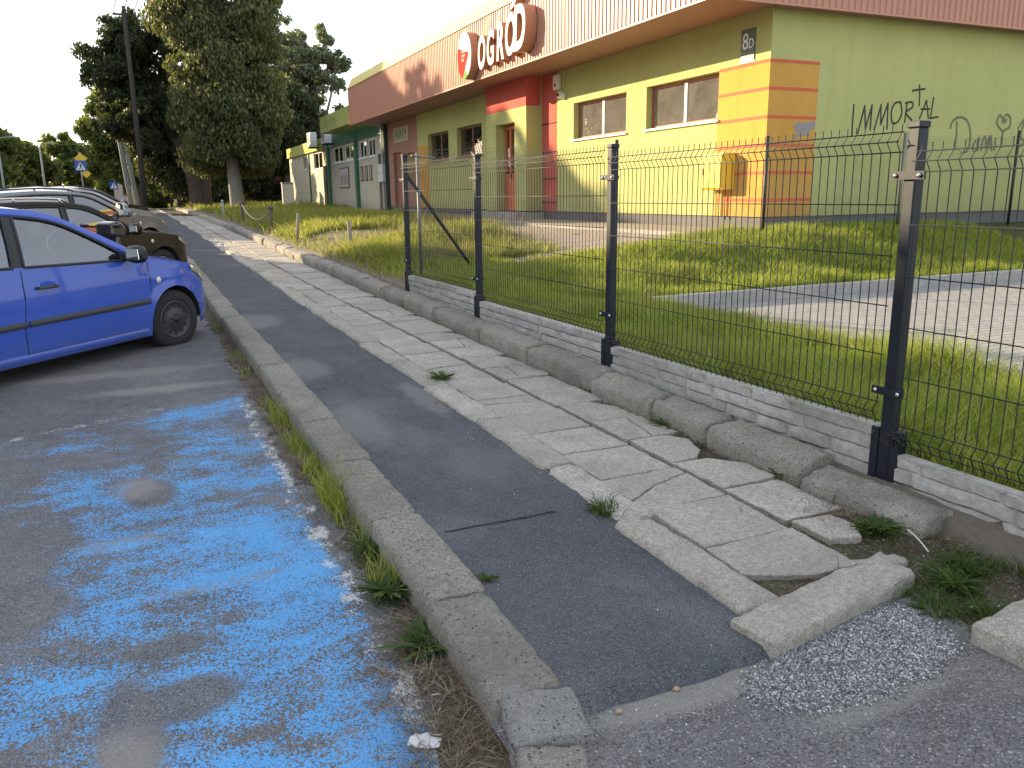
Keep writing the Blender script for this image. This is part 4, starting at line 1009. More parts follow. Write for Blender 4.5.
def make_car(name, label, cat, group, loc, heading, P, pitch=0):
    L, Wd, wb, fo, wr = P['L'], P['W'], P['wb'], P['fo'], P['wr']
    root = empty(name, loc, heading, label, cat, group); root.rotation_euler = (0, pitch, heading)
    paint = P['paint']; hw = Wd/2
    RF, RR, NF, NR = P.get('RF',.62), .38, 2.5, 3.0
    sh = spl(P['shoulder'], 60); 
    def zs(d): return interp(sh, d)
    def y0(d):
        if d < RF: return hw*max(0, (1-((RF-d)/RF)**NF))**(1/NF)
        if d > L-RR: return hw*max(0, (1-((d-L+RR)/RR)**NR))**(1/NR)
        return hw
    def ds(z): return interp([(.15,.05),(.28,.022),(.40,.004),(.55,0),(.70,.004),(.85,.018),(1.0,.045)], z)
    def dfz(z): return interp([(.15,.07),(.25,.02),(.35,0),(.50,0),(.58,.015),(.66,.05),(.75,.12)], z)
    def bodypt(d, y, z, fac=1):
        """outline point (d,y) inset for height z"""
        s_ = ds(z); dd = d
        if d < RF: dd = d + dfz(z)*((RF-d)/RF)
        return (dd, y*(1-s_), z)
    belt = zs
    tum = P.get('tum', .36)
    def gy(d, z):
        yb = y0(d)*(1-ds(zs(d)))
        zz = max(0, z-zs(d)); return yb - tum*zz - .22*zz*zz
    X0 = L/2
    def w(d, y, z): return (X0-d, y, z)
    aw = [fo, fo+wb]; AR = wr+.045
    # ---- lower shell: one closed band round the car
    th = [pi/2*k/16 for k in range(17)]
    half = [(RF*(1-cos(t)**(2/NF)), hw*sin(t)**(2/NF)) for t in th]
    ds_side = set([RF, L-RR])
    for c_ in aw:
        for k in range(25): ds_side.add(c_ - AR*cos(pi*k/24))
    x = RF
    while x < L-RR: ds_side.add(x); x += .12
    side = sorted(v for v in ds_side if RF < v < L-RR)
    half += [(d, hw) for d in side] + [(L-RR*(1-cos(t)**(2/NR)), hw*sin(t)**(2/NR)) for t in th[::-1]]
    sill = P.get('sill', .20)
    def zlo(d, y):
        z = sill + (.02 if d < fo else 0)
        if y > hw*.8:
            for c_ in aw:
                if abs(d-c_) < AR: z = max(z, wr + sqrt(max(0, AR*AR-(d-c_)**2)) )
        return z
    rows = 9
    for sgn in (1,):
        full = [(d, y) for d, y in half] + [(d, -y) for d, y in half[::-1][1:-1]]
        full.append(full[0])
        G = []
        for r_ in range(rows+1):
            t = r_/rows; ring = []
            for d, y in full:
                a_ = zlo(d, abs(y)); b_ = zs(min(max(d, 0), L)); z = a_+(b_-a_)*t
                flare = 0
                for c_ in aw:
                    q = abs(hypot(d-c_, z-wr)-AR)
                    if q < .10 and abs(y) > hw*.8: flare = max(flare, .014*(1-q/.10))
                crease = .010*math.exp(-((z-P.get('crease',.78))/.03)**2) if RF < d < L-RR else 0
                p = bodypt(d, y, z); yy = p[1] + (flare + crease)*(1 if y > 0 else -1 if y < 0 else 0)
                ring.append(w(p[0], yy, z))
            G.append(ring)
    g = MB(); g.grid(G)
    body = g.build('body', paint, root, smooth=True); body.data.set_sharp_from_angle(angle=radians(40))
    # ---- bonnet
    cowl = P['cowl']
    hd = [p for p in half if p[0] <= cowl+.001 and p[1] > 0] + [(cowl, hw)]
    hd = sorted(set(hd)); m_ = 14; G = []
    for d, y in hd:
        z = zs(d); p = bodypt(d, y, z); row = []
        for j in range(m_+1):
            v = -1+2*j/m_; row.append(w(p[0] - .06*(1-v*v)*0, p[1]*v, z + .055*min(1, d/.35)*(1-v*v) + .012*math.exp(-((abs(v)-.72)/.09)**2)*min(1, d/.3)))
        G.append(row)
    g = MB(); g.grid(G); bon = g.build('bonnet', paint, root, smooth=True)
    # ---- roofline
    roofc = spl(P['roof'], 60)           # (d,z) outer line from cowl to tail
    wintop = [tuple(p) for p in P['wintop']]; wt = spl(wintop, 60)
    def ztop(d): return interp(wt, d)
    ti = P['rooffront']; te = P['roofrear']
    fr_ = [p for p in roofc if p[0] <= ti+1e-6]; md = [p for p in roofc if ti-1e-6 <= p[0] <= te+1e-6]; rr_ = [p for p in roofc if p[0] >= te-1e-6]
    if fr_[-1][0] < ti-.001: fr_.append((ti, interp(roofc, ti))); 
    md = [(ti, interp(roofc, ti))] + [p for p in md if ti < p[0] < te] + [(te, interp(roofc, te))]; rr_ = [(te, interp(roofc, te))] + [p for p in rr_ if p[0] > te]
    def across(line, bulge, crown, mat, nm, parent, inset=0):
        G = []
        for d, z in line:
            ye = gy(d, z) - inset; row = []
            for j in range(13):
                v = -1+2*j/12; row.append(w(d - bulge*(1-v*v), ye*v, z + crown*(1-v*v)))
            G.append(row)
        g = MB(); g.grid(G); return g.build(nm, mat, parent, smooth=True)
    across(fr_, .13, .0, M['carglass'], 'windscreen', root, .03)
    G_ = across(md, 0, .045, paint, 'roof', root)
    # blend front edge of roof to the windscreen bulge
    across(rr_, -.06, 0, M['carglass'] if P.get('rearglass', True) else paint, 'rear_window', root, .03)
    # tail gate below rear window
    G = []
    dz_end = roofc[-1][1]
    for d, y in [p for p in half if p[0] >= roofc[-1][0]-.001 and p[1] > 0]:
        z = zs(d); p = bodypt(d, y, z); G.append([w(p[0], p[1]*(-1+2*j/8), z) for j in range(9)])
    if len(G) > 1: g = MB(); g.grid(G); g.build('tailgate_top', paint, root, smooth=True)
    # ---- side: rail between roofline and window top, pillars, glass
    for sgn in (1, -1):
        g = MB(); n_ = 50
        A = resamp(roofc, n_); Bq = []
        for i, (d, z) in enumerate(A):
            t = i/(n_-1); Bq.append(None)
        B_ = resamp(wt, n_)
        G = [[w(a_[0], sgn*gy(*a_), a_[1]) for a_ in A], [w((a_[0]+b_[0])/2, sgn*(gy((a_[0]+b_[0])/2, (a_[1]+b_[1])/2)+.006), (a_[1]+b_[1])/2) for a_, b_ in zip(A, B_)], [w(b_[0], sgn*gy(*b_), b_[1]) for b_ in B_], [w(b_[0], sgn*(gy(*b_)-.03), b_[1]-.002) for b_ in B_]]
        g.grid(G); rail = g.build('roof_rail', paint, root, smooth=True)
        # rear quarter between last window, tail and belt
        lastb, lastt = P['panes'][-1][1], P['panes'][-1][3]
        def col(db, dt, n2=10):
            return [(db+(dt-db)*k/(n2-1), zs(db)+(ztop(dt)-zs(db))*k/(n2-1)) for k in range(n2)]
        end = (wt[-1][0], wt[-1][1])
        q = MB(); cols = []
        for t in (0, .33, .66, 1):
            db = lastb+(roofc[-1][0]-lastb)*t; dt = lastt+(wt[-1][0]-lastt)*t
            cols.append([w(d, sgn*gy(d, z), z) for d, z in [(db+(dt-db)*k/9, zs(db)+(ztop(dt)-zs(db))*k/9) for k in range(10)]])
        q.grid(cols); q.build('rear_pillar', paint, root, smooth=True)
        # pillars
        for k in range(len(P['panes'])-1):
            a_, b_ = P['panes'][k], P['panes'][k+1]; q = MB()
            q.grid([[w(d, sgn*(gy(d, z)-.002), z) for d, z in col(a_[1], a_[3])], [w(d, sgn*(gy(d, z)-.002), z) for d, z in col(b_[0], b_[2])]])
            q.build('pillar', M['trim'], root, smooth=True)
        # panes
        for (b0, b1, t0, t1) in P['panes']:
            q = MB(); cols = []
            for i in range(13):
                t = i/12; cols.append([w(d, sgn*(gy(d, z)-.012), z) for d, z in col(b0+(b1-b0)*t, t0+(t1-t0)*t)])
            q.grid(cols); pane = q.build('side_window', M['carglass'], root, smooth=True)
            # dark rubber frame round the pane
            q = MB(); bw = .022
            loop = col(b0, t0, 14) + [(t0+(t1-t0)*k/20, ztop(t0+(t1-t0)*k/20)) for k in range(1, 21)] + col(b1, t1, 14)[::-1][1:] + [(b1+(b0-b1)*k/20, zs(b1+(b0-b1)*k/20)) for k in range(1, 21)]
            q.tube([w(d, sgn*(gy(d, z)-.001), z) for d, z in loop], .013, 5, cap=False)
            q.build('window_seal', M['trim'], pane, smooth=True)
        # black corner by the mirror
        b0 = P['panes'][0][0]
        q = MB(); q.prism([(b0-.22, zs(b0-.22)+.0), (b0+.13, zs(b0+.13)), (b0+.12, ztop(b0+.12)+.0), (b0-.0, ztop(b0)+.012)], lambda u_, v, hh_: w(u_, sgn*(gy(u_, v)+hh_), v), -.004, .006)
        q.build('window_corner', M['trim'], root)
        def onside(d, z, off=.003):
            y = y0(d)*(1-ds(z)); cr = .010*math.exp(-((z-P.get('crease',.78))/.03)**2)
            return w(d, sgn*(y+off+cr), z)
        def strip(pts, wd, off, mat, nm, par, up=False):
            pts = resamp(pts, max(6, len(pts)*5)); q = MB(); A_, B2 = [], []
            for i, (d, z) in enumerate(pts):
                a2 = pts[max(i-1,0)]; b2 = pts[min(i+1,len(pts)-1)]; tx, tz = b2[0]-a2[0], b2[1]-a2[1]; Ln = hypot(tx, tz) or 1
                nx_, nz_ = -tz/Ln*wd/2, tx/Ln*wd/2; A_.append((d+nx_, z+nz_)); B2.append((d-nx_, z-nz_))
            q.grid([[onside(*p, .0) for p in A_], [onside(p[0], p[1], off) for p in [(a_[0]*.9+b_[0]*.1, a_[1]*.9+b_[1]*.1) for a_, b_ in zip(A_, B2)]], [onside(p[0], p[1], off) for p in [(a_[0]*.1+b_[0]*.9, a_[1]*.1+b_[1]*.9) for a_, b_ in zip(A_, B2)]], [onside(*p, .0) for p in B2]])
            return q.build(nm, mat, par, smooth=True)
        # door seams (dark shut lines) and handles
        for k, seam in enumerate(P['seams']): strip(seam, .009, .0022, M['dark'], 'door_seam', root)
        for (hx, hz) in P['handles']:
            q = MB(); q.tube([onside(hx-.09, hz, .0), onside(hx-.085, hz, .035), onside(hx+.085, hz, .035), onside(hx+.09, hz, .0)], .013, 8)
            q.build('door_handle', P.get('handlemat', M['trim']), root, smooth=True)
            q = MB(); 
            c0 = onside(hx-.02, hz+.012, .002); rr2 = [(c0[0]+.075*cos(2*pi*k/20), c0[1], c0[2]+.035*sin(2*pi*k/20)) for k in range(20)]
            q.add(rr2, [tuple(range(20))]); q.build('handle_recess', paint, root)
        if P.get('mould'):
            for seg_ in P['mould']: strip(seg_, .052, .014, M['trimsoft'], 'side_moulding', root)
        strip([(fo+AR+.04, sill+.045),(fo+wb-AR-.04, sill+.045)], .07, .010, paint, 'sill_cover', root)
        # side marker
        mx_, mz = P['marker']; q = MB(); c0 = onside(mx_, mz, .004)
        q.lathe([(.001,sgn*.009),(.022,sgn*.007),(.030,-sgn*.002)], 16, 'y', c0); mk = q.build('side_marker', M['amber'], root, smooth=True)
        if sgn < 0: pass
        mk.scale = (1, 1, 1)
        # mirror
        md_ = b0+.08; zz = zs(md_)+.035; yb = gy(md_, zz)
        q = MB(); q.tube([w(md_, sgn*(yb-.01), zz-.03), w(md_-.02, sgn*(yb+.07), zz-.0)], .025, 8)
        segs = [(0,.02,.03),(.03,.062,.075),(.10,.072,.085),(.17,.062,.078),(.205,.035,.04)]
        rings = []
        for (yy, a_, b_) in segs: rings.append([w(md_-.02-a_*cos(2*pi*k/14)*1.0, sgn*(yb+.04+yy), zz+.02+b_*sin(2*pi*k/14)) for k in range(15)])
        q.grid(rings); q.add(rings[-1][:-1], [tuple(range(14))]); mir = q.build('wing_mirror', P.get('mirrormat', M['trim']), root, smooth=True)
        q = MB(); q.prism([(.05+.0,.0),(.19,.01),(.185,.10),(.05,.105)], lambda u_, v, hh_: w(md_+.045+hh_, sgn*(yb+.04+u_), zz-.03+v), 0, .008); q.build('mirror_glass', M['mirrorglass'], mir)
        # headlight: a patch wrapped on the corner
        q = MB(); A_ = []; B2 = []
        for k in range(12):
            t = k/11; d = .055+.46*t
            y = y0(d); za = zs(d)-.015-.02*(1-t); zb = za-.15+.10*t
            for (zz2, lst) in ((za, A_), (zb, B2)):
                p = bodypt(d, y, zz2); lst.append(w(p[0]-.004, sgn*(p[1]+.006), zz2))
        q.grid([A_, [tuple((a_[i]+b_[i])/2+(.006 if i == 1 else 0)*sgn for i in range(3)) for a_, b_ in zip(A_, B2)], B2]); q.build('headlight', M['lamp'], root, smooth=True)
        q = MB(); d = L-.04; 
        q.grid([[w(bodypt(dd, y0(dd), zz2)[0]-.002, sgn*(bodypt(dd, y0(dd), zz2)[1]+.005), zz2) for dd in (L-.02, L-.08, L-.16, L-.24)] for zz2 in (.62,.75,.9)])
        q.build('tail_light', M['redlamp'], root, smooth=True)
        if P.get('rails'):
            q = MB(); R2 = [(d, interp(roofc, d)+.045) for d in np.linspace(ti+.25, te-.05, 20)]
            pts2 = [(ti+.16, interp(roofc, ti+.16)+.0)] + R2 + [(te+.05, interp(roofc, te+.05))]
            q.tube([w(d, sgn*(gy(d, z)-.06), z) for d, z in pts2], .014, 8)
            for dd in (ti+.3, (ti+te)/2, te-.12): q.tube([w(dd, sgn*(gy(dd, interp(roofc, dd))-.06), interp(roofc, dd)-.01), w(dd, sgn*(gy(dd, interp(roofc, dd))-.06), interp(roofc, dd)+.05)], .014, 6)
            q.build('roof_bar', M['chrome'] if P['rails'] == 2 else M['trim'], root, smooth=True)
    # bumper grille, lower lip
    q = MB(); 
    for (za, zb, hwid, nm_) in ((.24,.36,.42,'a'),(.56,.63,.36,'b')):
        pa, pb = [], []
        for j in range(15):
            y = -hwid*hw/.84+2*hwid*hw/.84*j/14; d_ = RF*(1-(1-(abs(y)/hw)**NF)**(1/NF))
            pa.append(w(bodypt(d_, y, za)[0]-.006, y, za)); pb.append(w(bodypt(d_, y, zb)[0]-.006, y, zb))
        q.grid([pa, pb])
    q.build('grille', M['trim'], root)
    # ---- wheels
    for ai, c_ in enumerate(aw):
        for sgn in (1, -1):
            yc_ = sgn*(hw-.115)
            wroot_name = 'wheel'
            q = MB(); wt_ = .095; prof = [(wr*.64,-wt_),(wr*.72,-wt_-.006),(wr*.90,-wt_-.004),(wr*.97,-wt_+.012),(wr,-wt_+.03),(wr,wt_-.03),(wr*.97,wt_-.012),(wr*.90,wt_+.004),(wr*.72,wt_+.006),(wr*.64,wt_)]
            q.lathe(prof, 40, 'y', (0,0,0), close=True)
            whl = q.build('wheel', M['tyre'], root, smooth=True); whl.location = w(c_, yc_, wr)
            if ai == 0: whl.rotation_euler = (0, 0, P.get('steer', 0))
            o_ = sgn*(wt_-.012); q = MB()
            R0 = wr*.645
            if P['rim'] == 'steel':
                q.lathe([(R0,o_+sgn*.012),(R0*.94,o_+sgn*.02),(R0*.86,o_-sgn*.0),(R0*.55,o_+sgn*.004),(R0*.45,o_+sgn*.014),(R0*.2,o_+sgn*.018),(.001,o_+sgn*.02)], 40, 'y')
                q.lathe([(R0,o_+sgn*.012),(R0,-o_)], 40, 'y')
                q.cur = 1
                for k in range(12):
                    a_ = 2*pi*k/12; cx_, cz_ = R0*.72*cos(a_), R0*.72*sin(a_)
                    q.add([(cx_+R0*.085*cos(t_)*1.0, o_+sgn*.008, cz_+R0*.085*sin(t_)) for t_ in [2*pi*j/10 for j in range(10)]], [tuple(range(10))])
                q.cur = 2
                for k in range(5):
                    a_ = 2*pi*k/5+.3; q.lathe([(.001,.0),(.011,-.0),(.011,-sgn*.012)], 8, 'y', (R0*.27*cos(a_), o_+sgn*.028, R0*.27*sin(a_)))
                q.lathe([(.001,sgn*.03),(.03,sgn*.028),(.034,sgn*.01)], 16, 'y', (0, o_, 0))
                q.build('hubcap', [M['steelrim'], M['dark'], M['trim']], whl, smooth=True)
            else:
                q.lathe([(R0,o_+sgn*.008),(R0*.96,o_+sgn*.012),(R0*.90,o_-sgn*.01),(R0*.88,-o_)], 40, 'y')
                for k in range(10):
                    a_ = 2*pi*k/10; 
                    for e_ in (-1, 1):
                        pass
                    c1, s1 = cos(a_), sin(a_)
                    def rp(r_, t_, y_): return (r_*c1-t_*s1, y_, r_*s1+t_*c1)
                    q.add([rp(R0*.15,-.02,o_-sgn*.0),rp(R0*.15,.02,o_-sgn*.0),rp(R0*.92,.014,o_+sgn*.004),rp(R0*.92,-.014,o_+sgn*.004),
                           rp(R0*.15,-.02,o_-sgn*.03),rp(R0*.15,.02,o_-sgn*.03),rp(R0*.92,.014,o_-sgn*.03),rp(R0*.92,-.014,o_-sgn*.03)], [(0,1,2,3),(1,2,6,5),(0,3,7,4),(0,1,5,4)])
                q.lathe([(.001,o_+sgn*.012),(.05,o_+sgn*.008),(.06,o_-sgn*.02)], 20, 'y')
                q.cur = 1; q.lathe([(R0*.95,o_-sgn*.05),(.001,o_-sgn*.05)], 30, 'y'); q.build('rim', [M['alloy'], M['dark']], whl)
            # arch liner
            q = MB(); n_ = 20
            q.grid([[w(c_-(AR+.006)*cos(pi*k/n_), sgn*yy, wr+(AR+.006)*sin(pi*k/n_)) for k in range(n_+1)] for yy in (hw*.985, hw-.32)])
            q.add([w(c_-(AR+.006)*cos(pi*k/n_), sgn*(hw-.32), wr+(AR+.006)*sin(pi*k/n_)) for k in range(n_+1)]+[w(c_+AR,sgn*(hw-.32),.16),w(c_-AR,sgn*(hw-.32),.16)], [tuple(range(n_+3))])
            q.build('arch_liner', M['dark'], root)
    # underbody
    q = MB(); q.box(-L/2+.35, L/2-.30, -hw+.33, hw-.33, .17, .24); q.box(X0-(aw[1]-AR-.02), X0-(aw[0]+AR+.02), -hw+.05, hw-.05, .18, .26); q.build('underbody', M['dark'], root)
    # ---- interior
    q = MB(); dash0 = P['cowl']+.12; q.box(X0-(dash0+.42), X0-dash0, -hw+.14, hw-.14, .55, .86); ib = bevel(q.build('dashboard', M['trim'], root), .05, 3)
    q = MB(); q.box(X0-(L-.25), X0-dash0, -hw+.08, hw-.08, .26, .34); q.build('cabin_floor', M['dark'], root)
    q = MB()
    for sgn in (1,-1): q.box(X0-P['panes'][-1][1], X0-P['panes'][0][0]-.1, sgn*(hw-.10)-.012, sgn*(hw-.10)+.012, .3, zs(2)-.03)
    q.build('door_lining', M['seat'], root)
    for (sx_, sy_) in ((P['cowl']+1.05, .36), (P['cowl']+1.05, -.36), (P['cowl']+1.9, .36), (P['cowl']+1.9, -.36)):
        q = MB(); q.box(X0-sx_-.25, X0-sx_+.27, sy_-.25, sy_+.25, .36, .52)
        rp = [(0,.5),(.16,.5),(.30,1.06),(.20,1.08)]
        q.prism(rp, lambda u_, v, hh_: (X0-sx_-.16-u_, sy_+hh_, v), -.24, .24)
        q.prism([(.25,1.10),(.33,1.10),(.36,1.27),(.29,1.28)], lambda u_, v, hh_: (X0-sx_-.16-u_, sy_+hh_, v), -.13, .13)
        bevel(q.build('seat', M['seat'], root), .03, 3)
    q = MB(); c0 = Vector((X0-(P['cowl']+.62), P.get('wheelside', .36), .88)); ax = Vector((-.85, 0, .5)).normalized(); u1 = Vector((0,1,0)); u2 = ax.cross(u1)
    q.tube([c0+u1*.18*cos(2*pi*k/24)+u2*.18*sin(2*pi*k/24) for k in range(25)], .014, 6, cap=False)
    for k in (0, 2, 4): q.tube([c0, c0+u1*.18*cos(2*pi*k/6+.5)+u2*.18*sin(2*pi*k/6+.5)], .012, 5)
    q.build('steering_wheel', M['trim'], root, smooth=True)
    if P.get('antenna'):
        q = MB(); d = te-.1; zt_ = interp(roofc, d)+.03; q.tube([w(d, 0, zt_), w(d+.28, 0, zt_+.20)], .004, 5); q.build('antenna', M['trim'], root)
    return root

hatch = dict(L=3.92, W=1.69, wb=2.49, fo=.80, wr=.295, RF=.66, sill=.19, crease=.74,
    shoulder=[(0,.66),(.06,.70),(.16,.745),(.35,.80),(.60,.85),(.90,.90),(1.10,.925),(2.0,.955),(3.0,.99),(3.6,1.01),(3.92,1.0)],
    cowl=1.02, rooffront=1.95, roofrear=3.45,
    roof=[(1.02,.915),(1.25,1.03),(1.55,1.19),(1.80,1.315),(1.95,1.375),(2.2,1.425),(2.6,1.455),(3.0,1.45),(3.45,1.40),(3.65,1.26),(3.80,1.05),(3.83,1.0)],
    wintop=[(1.28,.93),(1.45,1.045),(1.68,1.18),(1.90,1.29),(2.15,1.35),(2.55,1.385),(3.0,1.37),(3.35,1.30),(3.55,1.16)],
    panes=[(1.28,2.40,1.28,2.31),(2.50,3.30,2.40,3.15)],
    seams=[[(1.10,.90),(1.11,.75),(1.10,.55),(1.12,.38),(1.20,.27)],[(2.44,.95),(2.46,.7),(2.50,.45),(2.49,.27)],[(1.20,.27),(2.49,.27)]],
    handles=[(2.24,.795)], mould=[[(1.14,.525),(2.455,.515)],[(2.475,.515),(2.78,.51)]], marker=(1.0,.715), rim='steel', tum=.33,
    paint=carpaint('blue_car_paint', (.022,.082,.47), .0, .3, .8), antenna=True, handlemat=M['trimsoft'], steer=radians(-6), wheelside=.36)
estate = dict(L=4.70, W=1.78, wb=2.70, fo=.92, wr=.32, RF=.66, sill=.19, crease=.66,
    shoulder=[(0,.66),(.06,.70),(.16,.745),(.35,.80),(.60,.845),(.95,.89),(1.30,.925),(2.0,.94),(3.2,.965),(4.3,.985),(4.70,.97)],
    cowl=1.25, rooffront=2.20, roofrear=4.25,
    roof=[(1.25,.925),(1.5,1.04),(1.80,1.20),(2.05,1.33),(2.20,1.37),(2.5,1.41),(3.0,1.43),(3.6,1.42),(4.25,1.37),(4.42,1.22),(4.58,1.0),(4.60,.975)],
    wintop=[(1.50,.945),(1.68,1.05),(1.90,1.17),(2.13,1.28),(2.4,1.335),(3.0,1.36),(3.6,1.345),(4.1,1.28),(4.35,1.14)],
    panes=[(1.50,2.62,1.50,2.52),(2.70,3.50,2.60,3.45),(3.58,4.10,3.53,3.98)],
    seams=[[(1.30,.90),(1.30,.6),(1.36,.27)],[(2.66,.93),(2.70,.5),(2.68,.27)],[(3.55,.96),(3.52,.72),(3.36,.5),(3.30,.27)],[(1.36,.27),(3.30,.27)]],
    handles=[(2.48,.80),(3.30,.815)], marker=(1.12,.78), rim='alloy', tum=.33, rails=2,
    paint=carpaint('olive_black_paint', (.013,.013,.012), .0, .35, .1), handlemat=None)
estate['handlemat'] = estate['paint']; estate['mirrormat'] = estate['paint']
def grp(**k): d = dict(k.pop('base')); d.update(k); return d
silver = grp(base=estate, paint=carpaint('grey_blue_paint', (.16,.18,.21), .35, .3, .8), rails=1); silver['handlemat'] = silver['mirrormat'] = silver['paint']
light = grp(base=estate, paint=carpaint('light_silver_paint', (.34,.36,.39), .4, .3, .9), rails=None); light['handlemat'] = light['mirrormat'] = light['paint']
black = grp(base=estate, paint=carpaint('black_paint', (.012,.012,.014), .1, .2, 1.0), rails=1); black['handlemat'] = black['mirrormat'] = black['paint']
GC = 'cars parked nose to the kerb'
def park(name, label, cat, P, wx, wy, head, zoff=0):
    """front right wheel contact at (wx,wy)"""
    a_ = radians(head); lx = P['L']/2-P['fo']; ly = -(P['W']/2-.02)
    x = wx - (lx*cos(a_)-ly*sin(a_)); y = wy - (lx*sin(a_)+ly*cos(a_))
    return make_car(name, label, cat, GC, (x, y, h(y)+.0+zoff+.02*0), a_, P, pitch=-math.atan(.02*sin(a_)))
park('parked_car', 'bright blue three door hatchback with black side moulding, nearest at the left edge', 'car', hatch, .37, 8.80, 45, -.05)
park('parked_car', 'dark olive estate car with chrome roof bars and alloy wheels behind the blue hatchback', 'car', estate, .50, 14.3, 46, -.10)
park('parked_car', 'grey blue estate car parked beyond the dark olive one', 'car', silver, .42, 18.4, 46)
park('parked_car', 'light silver car between the grey blue estate and the black car', 'car', light, .38, 23.0, 46)
park('parked_car', 'black car farthest up the kerb beside the dark wooden pole', 'car', black, .40, 27.2, 46)

# ---- scooter between the blue and the olive car
sc = empty('motor_scooter', (-.50, 11.5, h(11.5)), radians(40), 'dark motor scooter with a round chrome mirror parked between the blue and olive cars', 'scooter', None)
M['scoot'] = plain('dark_scooter_plastic', (.03,.03,.035), .3, 0, .1, coat=.6)
for xx in (.62, -.62):
    q = MB(); q.lathe([(.15,-.05),(.22,-.06),(.25,-.03),(.25,.03),(.22,.06),(.15,.05)], 28, 'y', (0,0,0), close=True); wq = q.build('wheel', M['tyre'], sc, smooth=True); wq.location = (xx, 0, .25)
    q = MB(); q.lathe([(.155,-.03),(.12,-.02),(.02,-.045),(.001,-.045)], 20, 'y'); q.lathe([(.155,.03),(.12,.02),(.02,.045),(.001,.045)], 20, 'y'); q.build('rim', M['alloy'], wq)
q = MB(); q.prism([(-.95,.62),(-.75,.50),(-.35,.42),(-.2,.28),(.25,.26),(.38,.34),(.46,.7),(.44,.92),(.38,.95),(.33,.7),(.26,.40),(-.02,.38),(-.14,.62),(-.3,.72),(-.9,.76)], lambda u_, v, hh_: (u_, hh_, v), -.15, .15)
bevel(q.build('body', M['scoot'], sc), .05, 3)
q = MB(); q.prism([(-.92,.77),(-.3,.74),(-.08,.70),(-.06,.78),(-.35,.83),(-.9,.86)], lambda u_, v, hh_: (u_, hh_, v), -.14, .14); bevel(q.build('seat', M['trim'], sc), .04, 3)
q = MB(); q.tube([(.60,0,.26),(.46,0,.80),(.40,0,1.02)], .03, 10); q.prism([(.40,.2),(.86,.42),(.84,.50),(.60,.56),(.42,.50)], lambda u_, v, hh_: (u_, hh_, v+.02), -.07, .07); q.build('fork', M['scoot'], sc)
q = MB(); q.tube([(.28,-.36,1.06),(.34,-.18,1.05),(.41,0,1.02),(.34,.18,1.05),(.28,.36,1.06)], .014, 8); hb = q.build('handlebar', M['trim'], sc, smooth=True)
q = MB(); q.prism([(.30,.93),(.52,.9),(.56,1.02),(.46,1.12),(.32,1.10)], lambda u_, v, hh_: (u_, hh_, v), -.15, .15); bevel(q.build('headlamp_cowl', M['scoot'], hb), .04, 3)
for s_ in (1, -1):
    q = MB(); q.tube([(.28,s_*.24,1.06),(.28,s_*.36,1.065)], .022, 8); q.build('grip', M['trim'], hb)
    if s_ > 0: continue
    q = MB(); q.tube([(.33,s_*.20,1.06),(.34,s_*.25,1.16),(.33,s_*.30,1.20)], .006, 6)
    q.lathe([(.001,.03),(.05,.025),(.082,0)], 20, 'x', (.33,s_*.32,1.27)); mq = q.build('mirror', M['trim'], sc, smooth=True)
    q = MB(); q.lathe([(.001,-.006),(.078,-.005),(.082,0)], 24, 'x', (.33,s_*.32,1.27)); q.build('mirror_glass', M['mirrorglass'], mq)
q = MB(); q.lathe([(.001,.03),(.06,.02),(.08,0)], 20, 'x', (.55,0,.99)); q.build('headlight', M['lamp'], hb, smooth=True)
# ------------------------------------------------------------------ trees
def leaf_cloud(centers, radii, n, size, flat=.0, droop=0, seed=1, shell=.55, aspect=1.6):
    """quads scattered in/near ellipsoids; returns V,F"""
    r_ = np.random.default_rng(seed); C_ = np.array(centers, float); R_ = np.array(radii, float)
    vol = (R_[:,0]*R_[:,1]*R_[:,2])**.75; idx = r_.choice(len(C_), n, p=vol/vol.sum())
    d = r_.normal(size=(n,3)); d /= np.linalg.norm(d, axis=1)[:,None]
    rad = shell + (1.06-shell)*r_.random(n)**.6
    p = C_[idx] + d*R_[idx]*rad[:,None]
    a = r_.normal(size=(n,3)); 
    if droop: a = a*.45 + np.array([0,0,-1.0])*droop
    a /= np.linalg.norm(a, axis=1)[:,None]
    b = np.cross(a, r_.normal(size=(n,3))); b /= np.linalg.norm(b, axis=1)[:,None]
    s = size*(.55+.9*r_.random(n)); A = a*(s*aspect/2)[:,None]; B = b*(s/2)[:,None]
    V = np.stack([p-A, p+B*.9-A*.1, p+A, p-B*.9-A*.1], 1).reshape(-1,3)
    F = np.arange(4*n).reshape(-1,4); return V, F
def clumps(shape, n, seed, rmin, rmax, fn):
    r_ = np.random.default_rng(seed); cs, rs = [], []
    while len(cs) < n:
        p = fn(r_); 
        if p is None: continue
        k = rmin+(rmax-rmin)*r_.random(); cs.append(p); rs.append((k, k, k*.8))
    return cs, rs
bark = plain('bark', (.11,.085,.065), .95, 0, .35, 5, .03, bscale=14)
palebark = plain('pale_bark', (.30,.27,.23), .9, 0, .35, 5, .02, bscale=14)
